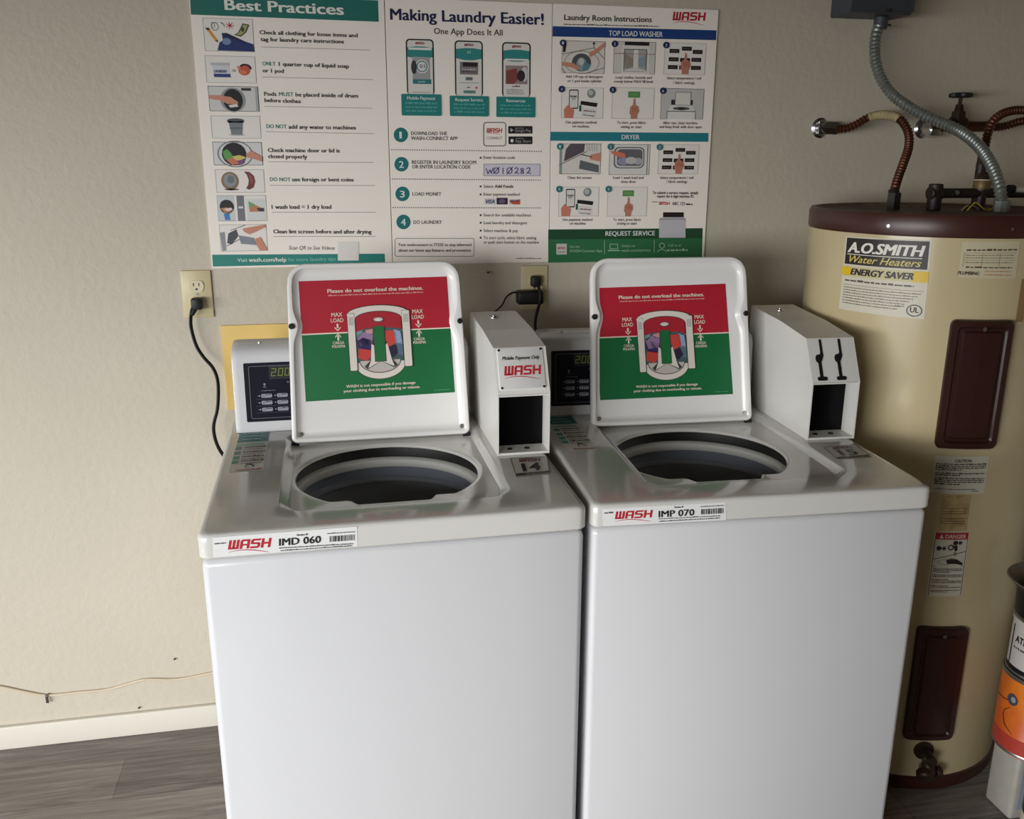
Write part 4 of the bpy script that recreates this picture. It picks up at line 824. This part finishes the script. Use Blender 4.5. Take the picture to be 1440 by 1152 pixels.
def l_main(p):
    WL = (214, 208, 190); YL = (226, 190, 40)
    p.rect(0, 0, 1, 1, WL, 1, 14); p.rect(.02, .015, .98, .37, (34, 26, 22), 2, 14); p.text('A.O.SMITH', .05, .205, .945, .205, .135, (232, 228, 218), bold=.055, shear=.22, lay=4, res=3)
    p.rect(.05, .228, .92, .238, (226, 220, 210), 4, 10); p.text('Water Heaters', .09, .34, .92, .34, .095, (220, 200, 110), bold=.01, shear=.35, lay=4, res=3)
    p.rect(.0, .395, 1, .535, (206, 196, 150), 2, 14); p.ell(.06, .465, .08, .065, YL, 3); p.rect(.84, .395, 1, .535, YL, 3, 4); p.text('ENERGY SAVER', .12, .505, .85, .505, .085, (40, 28, 24), bold=.055, shear=.25, lay=5, res=3)
    p.greek(.05, .60, .86, .60, .028, (90, 84, 74), 3); p.rect(.05, .645, .97, .650, (120, 112, 98), 3, 10)
    for k in range(7): p.greek(.04, .69+.036*k, .95-.04*k, .69+.036*k, .013, (112, 104, 92), 3)
    p.ring(.89, .90, .082, .078, .01, .012, (40, 34, 30), 4); p.text('UL', .845, .925, .935, .925, .07, (40, 34, 30), bold=.02, lay=5); p.greek(.68, .86, .78, .86, .012, (100, 92, 82), 4)
label('maker_label', [(-75.2, 1.337), (-37.3, 1.340), (-36.4, 1.172), (-75.1, 1.173)], l_main, 'black, yellow and white maker label')
def l_elec(p):
    p.rect(0, 0, 1, 1, (206, 196, 166), 1, 10); p.greek(.08, .24, .95, .24, .05, (90, 64, 54), 3, mean=2); p.rect(.05, .30, .95, .31, (150, 138, 112), 2, 6); p.rect(.05, .50, .95, .51, (150, 138, 112), 2, 6); p.rect(.05, .31, .06, .7, (150, 138, 112), 2); p.rect(.35, .31, .36, .7, (150, 138, 112), 2); p.rect(.65, .31, .66, .7, (150, 138, 112), 2)
    for v in (.38, .45, .58): p.greek(.08, v, .9, v, .025, (140, 128, 104), 3)
    p.greek(.1, .72, .9, .72, .04, (90, 64, 54), 3); p.text('PLUMBING', -.02, .92, .34, .92, .10, (54, 40, 34), bold=.03, shear=.25, lay=3); p.greek(.42, .82, .9, .82, .03, (190, 140, 110), 3); p.greek(.42, .92, .9, .92, .03, (190, 140, 110), 3)
label('service_label', [(-25.7, 1.338), (-2.2, 1.341), (-1.9, 1.263), (-25.6, 1.265)], l_elec)
def l_caut(p):
    p.rect(0, 0, 1, 1, (206, 202, 186), 1, 10); p.text('CAUTION', .36, .15, .66, .15, .08, (40, 36, 32), bold=.04, lay=3)
    for v in (.22, .27, .32, .37, .47, .52, .60, .65, .70, .76): p.greek(.04, v, .96 if v not in (.37, .52, .76) else .5, v, .032, (56, 50, 46), 3)
    p.greek(.06, .89, .82, .89, .02, (70, 64, 58), 3); p.greek(.74, .94, .88, .94, .025, (60, 54, 50), 3)
label('caution_label', [(-25.3, .868), (-1.4, .869), (-1.4, .780), (-25.0, .781)], l_caut)
def l_old(p):
    p.rect(0, 0, 1, 1, mat('stained_label', (182, 160, 112), .6, dirt=(128, 92, 40), dscale=18, dpos=(.45, .7)), 1, 6)
    for v in (.38, .46, .52, .66, .74, .80): p.greek(.05, v, .9, v, .022, (110, 92, 62), 3)
label('stained_label', [(-20, .776), (-7.1, .778), (-7, .691), (-19.9, .690)], l_old, 'brown stained label')
def l_dang(p):
    p.rect(0, 0, 1, 1, (208, 202, 184), 1, 6); p.frame(.03, .01, .97, .985, .018, (50, 44, 40), 2, .006); p.rect(.03, .01, .97, .115, (168, 46, 50), 3, 6); p.text('DANGER', .30, .095, .90, .095, .06, (220, 196, 180), bold=.03, lay=5); p.poly([(.14, .095), (.20, .03), (.26, .095)], (220, 196, 180), 5)
    K_ = (44, 38, 36)
    for cx, cy in ((.17, .25), (.62, .165)): p.ell(cx, cy, .07, .035, K_, 3)
    for cx, cy in ((.31, .25), (.76, .165)):
        for a in range(0, 360, 60): p.line([(cx, cy), (cx+.06*math.cos(R_(a)), cy+.03*math.sin(R_(a)))], .02, K_, 3)
    p.ring(.50, .235, .085, .045, .035, .018, K_, 3); p.poly([(.52, .215), (.68, .2), (.70, .28), (.62, .30), (.60, .25)], K_, 3)
    p.rect(.60, .31, .68, .36, (120, 112, 100), 3); p.line([(.05, .42), (.5, .36), (.94, .30)], .012, (90, 84, 76), 3); p.poly([(.40, .44), (.55, .40), (.72, .42), (.90, .48), (.90, .515), (.70, .49), (.46, .49)], K_, 3); p.ring(.5, .46, .32, .045, .02, .008, (120, 112, 100), 3, 90, 300)
    p.rect(.05, .53, .95, .536, (80, 74, 68), 3)
    for k, v in enumerate((.575, .60, .625, .67, .695, .74, .765, .79, .84, .865, .91, .935)): p.greek(.08, v, .92 if k % 3 != 2 else .55, v, .014, (70, 64, 58), 3)
label('danger_label', [(-20.9, .687), (-5.4, .688), (-4.7, .527), (-20.6, .526)], l_dang, 'white danger label with red band')
def l_tape(p): p.rect(0, 0, 1, 1, (150, 122, 80), 1, 2)
label('yellowed_tape', [(1.2, 1.262), (5, 1.262), (5, 1.17), (1.2, 1.17)], l_tape)
# drain valve
m = MB(); q0 = hc(-12, .112, HRR-.002); nrm = (hc(-12, .112, 1)-hc(-12, .112, 0)).normalized()
m.cyl(q0, q0+nrm*.006, .024, M_BRONZE, 20); m.cyl(q0, q0+nrm*.05, .013, M_BRONZE, 14); m.cyl(q0+nrm*.028+V((0, 0, .002)), q0+nrm*.040+V((0, 0, -.036)), .013, M_BRONZE, 14, .016)
m.cyl(q0+nrm*.034+V((-.006, 0, -.034)), q0+nrm*.052+V((-.012, 0, -.044)), .021, M_BRONZE, 10, bev=.004); q1 = hc(-6.5, .068, HRR+.024); m.cyl(q0+nrm*.030+V((.008, 0, -.036)), q1, .008, M_BRONZE, 10); m.cyl(q1+V((-.006, 0, 0)), q1+V((.008, -.002, 0)), .015, M_BRONZE, 10, bev=.003); m.obj('drain_valve', t)
# nipples and wires on the cap
for px, py, Y, nm in ((1256, 291, -.27, 'cold_nipple'),):
    q = at(px, py, Y); m = MB(); m.cyl((q.x, q.y, HH-.008), (q.x, q.y, HH+.034), .0165, M_DARKPIPE, 6); m.obj('inlet_nipple', t)
m = MB(); 
for k in range(3): m.tube(catmull([at(1352+4*k, 296, -.42), at(1362+5*k, 289-2*k, -.42), at(1378+3*k, 292+k, -.41), at(1396, 296-k, -.40)], 6), .0018, (M_TAPE, M_DARKPIPE, mat('wire_yellow', (206, 180, 60), .4))[k], 6)
m.obj('wires', t)

# ================================================================== PLUMBING AND CONDUIT
def corr(m, pts, r, mtl, pitch=.0075, amp=.16, n=14, mats=None):
    ps = resample(catmull(pts, 14), pitch/4); m.tube(ps, lambda i: r*(1+amp*math.sin(i*math.pi/2+.4)), mtl, n); return ps
# left copper connector
t = thing('copper_connector', 'corrugated copper water line from wall nut to the heater top, left one', 'pipe', at(1155, 180, 0))
path = [(1178, 181.5, -.045), (1190, 180.5, -.06), (1203, 175.5, -.075), (1218, 167, -.09), (1230, 163, -.10), (1244, 161.5, -.12), (1260, 164.5, -.14), (1271, 174, -.16), (1278, 190, -.18), (1277.5, 208, -.20), (1271, 228, -.225), (1263, 250, -.245), (1258.5, 266, -.26), (1256.5, 282, -.27)]
m = MB(); corr(m, [at(*q) for q in path], .0098, M_COPPER, .0085); m.obj('flex_tube', t)
m = MB(); m.tube(catmull([at(*q) for q in path[3:8]], 8)[2:28], .0112, M_TAPE, 12); m.obj('paint_patch', t, ); 
m = MB(); q = at(1154, 180, 0); m.cyl(q+V((0, -.0002, 0)), q+V((0, -.005, 0)), .026, M_CHROME, 20, .02); m.cyl(q+V((-.012, -.012, 0)), q+V((.03, -.030, -.002)), .0175, M_CHROME, 6); m.cyl(q+V((0, -.004, 0)), q+V((0, -.028, 0)), .015, M_CHROME, 12); m.cyl(q+V((.028, -.029, -.002)), at(1180, 181, -.046), .0105, M_COPPER, 14); m.obj('wall_nut', t)
m = MB(); q = at(1256, 285, -.27); m.cyl(at(1256.5, 279, -.27), at(1257, 268, -.262), .013, M_DARKPIPE, 14); m.obj('coupling', t)
# gate valve line on the wall
t = thing('gate_valve', 'dark gate valve with round handle on the wall behind the grey conduit', 'valve', at(1300, 180, 0))
m = MB(); q = at(1298, 181, 0); m.cyl(q+V((0, -.0002, 0)), q+V((0, -.006, 0)), .026, M_CHROME, 20, .02); m.cyl(q+V((0, -.005, 0)), q+V((0, -.05, 0)), .017, M_CHROME, 6); m.cyl(q+V((-.012, -.035, -.004)), q+V((.018, -.04, -.004)), .021, M_CHROME, 8, bev=.004); m.obj('wall_nut', t)
m = MB(); z_ = at(1346, 174, -.06); m.cyl(at(1310, 178, -.045), at(1388, 178, -.075), .0135, M_COPPER, 14); m.obj('pipe', t)
m = MB(); m.cyl(at(1334, 176, -.056), at(1358, 176, -.064), .021, M_BRONZE, 8, bev=.004); q = at(1346, 176, -.06); m.cyl(q, q+V((0, 0, .034)), .0185, M_BRONZE, 6); m.cyl(q+V((0, 0, .034)), q+V((0, 0, .052)), .0125, M_BRONZE, 12, .009); m.cyl(q+V((0, 0, .052)), q+V((0, 0, .072)), .005, M_BRONZE, 8); m.obj('valve_body', t)
m = MB(); hub = q+V((0, 0, .074)); rr_ = .027; n_ = 40
m.loops([[hub+V((math.cos(2*math.pi*k/n_)*(r+.0022*math.cos(10*2*math.pi*k/n_)), math.sin(2*math.pi*k/n_)*(r+.0022*math.cos(10*2*math.pi*k/n_)), z)) for k in range(n_)] for r, z in ((rr_-.003, -.005), (rr_, -.003), (rr_, .004), (rr_-.003, .0065), (.012, .0045), (.009, .007))], M_BLACK, True, True, True); m.obj('handle', t)
m = MB(); corr(m, [at(1386, 178, -.075), at(1402, 179, -.09), at(1418, 176, -.11), at(1434, 171, -.12), at(1456, 168, -.13)], .0098, M_COPPER); m.obj('flex_tube', t)
# right copper connector
t = thing('copper_connector', 'corrugated copper water line curving down by the right wall to the heater', 'pipe', at(1386, 225, -.3))
m = MB(); pts = [at(x, y, Y) for x, y, Y in ((1475, 165, -.205), (1455, 157, -.205), (1438, 155, -.205), (1422, 156, -.205), (1408, 161, -.21), (1397, 170, -.215), (1390, 185, -.22), (1386.5, 200, -.225), (1384, 214, -.23))]; corr(m, pts, .0098, M_COPPER, .0085); m.obj('flex_tube', t)
q = at(1381, 226, -.235); m = MB(); m.cyl((q.x, q.y, HH-.006), (q.x, q.y, q.z-.008), .0125, M_DARKPIPE, 14); m.cyl((q.x, q.y, q.z-.012), pts[-1], .013, M_BRONZE, 8); m.obj('nipple', t)
# relief valve and its pipe
t = thing('relief_valve', 'brass relief valve with pale tag and dark discharge pipe above the heater', 'valve', at(1380, 268, -.315))
q = at(1380, 268, -.315); m = MB(); a = at(1367, 230, -.315); b_ = at(1394, 268, -.315)
m.lathe([(.004, .0), (.019, .0), (.0195, .024), (.016, .030), (.014, .036), (.006, .044), (.0, .044)], M_BRONZE, (q.x, q.y, q.z), 16); m.cyl((q.x, q.y, HH-.006), (q.x, q.y, q.z+.002), .013, M_DARKPIPE, 12); m.obj('valve_body', t)
m = MB(); m.lathe([(.0198, .004), (.0202, .006), (.0205, .022), (.0198, .0235)], mat('brass_tag', (128, 106, 66), .5, .3, var=.5, vscale=70), (q.x, q.y, q.z), 20); m.lathe([(.0202, .0236), (.0202, .0262)], mat('pale_tag_band', (186, 178, 156), .5), (q.x, q.y, q.z), 20); m.obj('tag', t)
m = MB(); P0, P1 = at(1316, 273, -.315), at(1470, 276, -.315); P0.z = P1.z = q.z-.006; m.cyl(P0, P1, .0115, M_DARKPIPE, 16); m.obj('discharge_pipe', t)
m = MB(); m.cyl(P0+V((-.018, 0, 0)), P0+V((.014, 0, 0)), .0165, M_DARKPIPE, 14, bev=.002); m.cyl((P0.x-.002, P0.y, HH-.006), (P0.x-.002, P0.y, P0.z+.022), .0165, M_DARKPIPE, 14, bev=.002); m.obj('elbow', t)
m = MB(); q2 = P0+V((.045, -.012, .002)); m.cyl(q2, q2+V((0, -.006, 0)), .0055, M_CHROME, 6); m.obj('bolt', t)
m = MB(); m.cyl(at(1424, 266, -.37), at(1470, 267, -.37), .0075, mat('white_pipe', (196, 188, 170), .5), 12); m.cyl(at(1418, 266, -.37), at(1425, 266, -.37), .010, M_BLACK, 12); m.obj('white_tail_pipe', t)
# junction box and conduit
t = thing('junction_box', 'dark grey steel electrical box high on the wall above the conduit', 'electrical box', (1.64, 0, 1.84))
a = at(1197, 17, -.10); b_ = at(1284, 21, -.10); zb = (a.z+b_.z)/2
m = MB(); m.box(a.x, b_.x, -.095, -.0003, zb, zb+.24, M_GREYBOX, .003, 1); m.obj('box', t); m = MB(); m.box(a.x-.002, b_.x+.002, -.1, -.0952, zb+.006, zb+.243, M_GREYBOX, .001, 1); m.obj('door', t)
m = MB(); m.cyl((b_.x-.07, -.1003, zb+.004), (b_.x-.07, -.1003, zb+.012), .006, M_DARKPIPE, 8); m.obj('latch', t)
t = thing('flexible_conduit', 'grey corrugated metal conduit curving from the electrical box to the heater', 'conduit', at(1410, 296, -.4))
path = [(1238, 33, -.055), (1232, 48, -.06), (1230, 68, -.065), (1232, 90, -.075), (1240, 112, -.09), (1254, 132, -.11), (1273, 147, -.14), (1295, 160, -.17), (1320, 171, -.20), (1345, 182, -.235), (1366, 196, -.28), (1384, 215, -.325), (1397, 238, -.37), (1405, 262, -.40), (1408, 280, -.41), (1408.5, 296, -.415)]
m = MB(); corr(m, [at(*q) for q in path], .0128, M_STEEL, .0095, .13, 16); m.obj('flex_tube', t)
m = MB(); q = at(1239, 30, -.055); m.cyl((q.x, q.y, zb-.0005), (q.x-.001, q.y, zb-.03), .017, M_GREYBOX, 12, bev=.002); m.cyl((q.x+.016, q.y, zb-.02), (q.x+.026, q.y-.004, zb-.022), .004, M_CHROME, 8); m.obj('connector', t)
m = MB(); q = at(1408.5, 290, -.415); m.cyl((q.x, q.y, HH-.006), (q.x, q.y, HH+.022), .018, M_STEEL, 8, bev=.002); m.obj('connector', t)

# ================================================================== PAINT CANS (right edge)
M_TIN = mat('tin_rim', (150, 150, 146), .35, .8)
def can(name, label_, cx, cy, z0, h, r, body, lid_m, stripes=(), pr=None):
    t = thing(name, label_, 'paint can', (cx, cy, z0))
    m = MB(); m.lathe([(0, z0+.0005), (r-.004, z0+.0005), (r+.0015, z0+.002), (r+.0015, z0+.006), (r, z0+.008), (r, z0+h-.010)], [M_TIN]*4+[body], (cx, cy, 0), 48); m.obj('body', t)
    m = MB(); m.lathe([(r, z0+h-.010), (r+.002, z0+h-.008), (r+.002, z0+h-.002), (r-.001, z0+h), (r-.006, z0+h-.004)], M_TIN, (cx, cy, 0), 48); m.obj('rim', t)
    m = MB(); m.lathe([(r-.006, z0+h-.004), (r-.012, z0+h-.006), (r-.016, z0+h-.002), (0, z0+h-.002)], lid_m, (cx, cy, 0), 48); m.obj('lid', t)
    for za, zb_, mm in stripes:
        m = MB(); m.lathe([(r+.0004, z0+za), (r+.0004, z0+zb_)], mm, (cx, cy, 0), 48); m.obj('label_band', t)
    if pr: pr(t, cx, cy, z0, r)
    return t
def ear(th, z, r):
    def f(t, cx, cy, z0, rr):
        q = V((cx+rr*math.sin(R_(th)), cy-rr*math.cos(R_(th)), z0+z)); n_ = V((math.sin(R_(th)), -math.cos(R_(th)), 0)); m = MB(); m.cyl(q, q+n_*.006, r, M_TIN, 16, bev=.002); m.cyl(q+n_*.006, q+n_*.010, r*.4, M_TIN, 10); m.obj('handle_ear', t)
    return f
CX, CY = 1.785, -.735
t = thing('metal_tin', 'white rectangular metal tin on the floor under the orange paint can', 'tin', (1.80, -.71, 0))
m = MB(); m.box(1.737, 1.885, -.758, -.672, .001, .186, mat('tin_white', (176, 172, 164), .35, var=.15, vscale=25), .010, 3); m.obj('body', t)
m = MB(); m.box(1.741, 1.881, -.753, -.677, .185, .190, M_TIN, .002, 1); m.obj('top_seam', t)
m = MB(); m.box(1.752, 1.872, -.7585, -.757, .03, .172, mat('tin_pale_blue', (150, 156, 172), .4)); m.obj('label', t)
m = MB(); m.cyl((1.768, -.7585, .140), (1.768, -.764, .140), .016, M_DARKPIPE, 20, bev=.002); m.cyl((1.768, -.764, .140), (1.768, -.766, .140), .008, M_TIN, 16); m.obj('round_mark', t)
def art(t, cx, cy, z0, r):
    p = Print(lambda u, v, h: V((cx+(r+.0009+h)*math.sin(R_(u)), cy-(r+.0009+h)*math.cos(R_(u)), z0+v)))
    p.strip([(-120, .118), (-100, .122), (-84, .128)], [(-120, .120), (-100, .124), (-84, .131)], (70, 40, 34), 2); p.ell(-82, .135, 9, .014, (70, 72, 84), 3); p.ell(-80, .136, 4, .007, (150, 150, 150), 4); p.strip([(-84, .112), (-92, .100), (-94, .085), (-88, .066), (-74, .052)], [(-84, .114), (-93.5, .101), (-96, .085), (-90, .064), (-74, .050)], (110, 60, 30), 2)
    p.obj('label_picture', t)
can('paint_can', 'orange paint can standing on the white tin beside the water heater', CX, CY, .1905, .192, .0845, mat('can_orange', (206, 92, 36), .35, dirt=(226, 130, 40), dscale=9, dpos=(.4, .65)), M_TIN, ((.0, .045, mat('can_red_band', (176, 62, 50), .4)),), art)
def lab3(t, cx, cy, z0, r):
    p = Print(lambda u, v, h: V((cx+(r+.0009+h)*math.sin(R_(u)), cy-(r+.0009+h)*math.cos(R_(u)), z0+v)))
    p.text('ATE', -98, .078, -76, .078, -.016, (40, 36, 36), bold=.03); p.greek(-100, .062, -76, .062, -.005, (90, 86, 84), kx=700); p.rect(-108, .02, -105, .115, (40, 36, 36), 2); p.rect(-122, .02, -118, .125, (60, 56, 54), 2); p.obj('label_lettering', t)
can('paint_can', 'paint can with black and white label standing on the orange can', CX-.001, CY, .3830, .140, .080, mat('can_label_white', (196, 190, 184), .4), mat('dried_red_paint', (70, 22, 24), .5), ((.0, .018, M_BLACK),), lab3)
t = thing('metal_bowl', 'shallow dark bowl with a bright rim resting on the black and white labelled can', 'bowl', (CX-.013, CY-.005, .524))
m = MB(); c = (CX-.013, CY-.005, .5238); K9 = .76; m.lathe([(0, 0), (.070, 0), (.074, .004), (.077, .062), (.099, .084), (.1005, .086), (.0985, .088), (.086, .080), (.070, .060), (.066, .012), (0, .008)], [mat('bowl_dark', (20, 19, 20), .4)]*4+[M_TIN]*2+[mat('bowl_inner', (120, 108, 92), .45, var=.4, vscale=40)]*4, c, 48); m.obj('bowl_shell', t)
m = MB(); m.cyl((CX+.012, CY-.005, .533), (CX+.012, CY-.005, .635), .034, mat('blue_plastic', (44, 62, 130), .4), 24, bev=.004); tag(m.obj('blue_cup'), 'blue plastic cup standing inside the dark bowl', 'cup')
can('paint_can', 'dark green banded paint can on the floor in front of the stack', 1.776, -.866, 0, .155, .0835, mat('can_cream', (196, 192, 176), .4), M_TIN, ((.09, .145, mat('can_dark_green', (20, 48, 42), .4)), (.03, .045, mat('can_dark_red', (92, 28, 26), .4))))
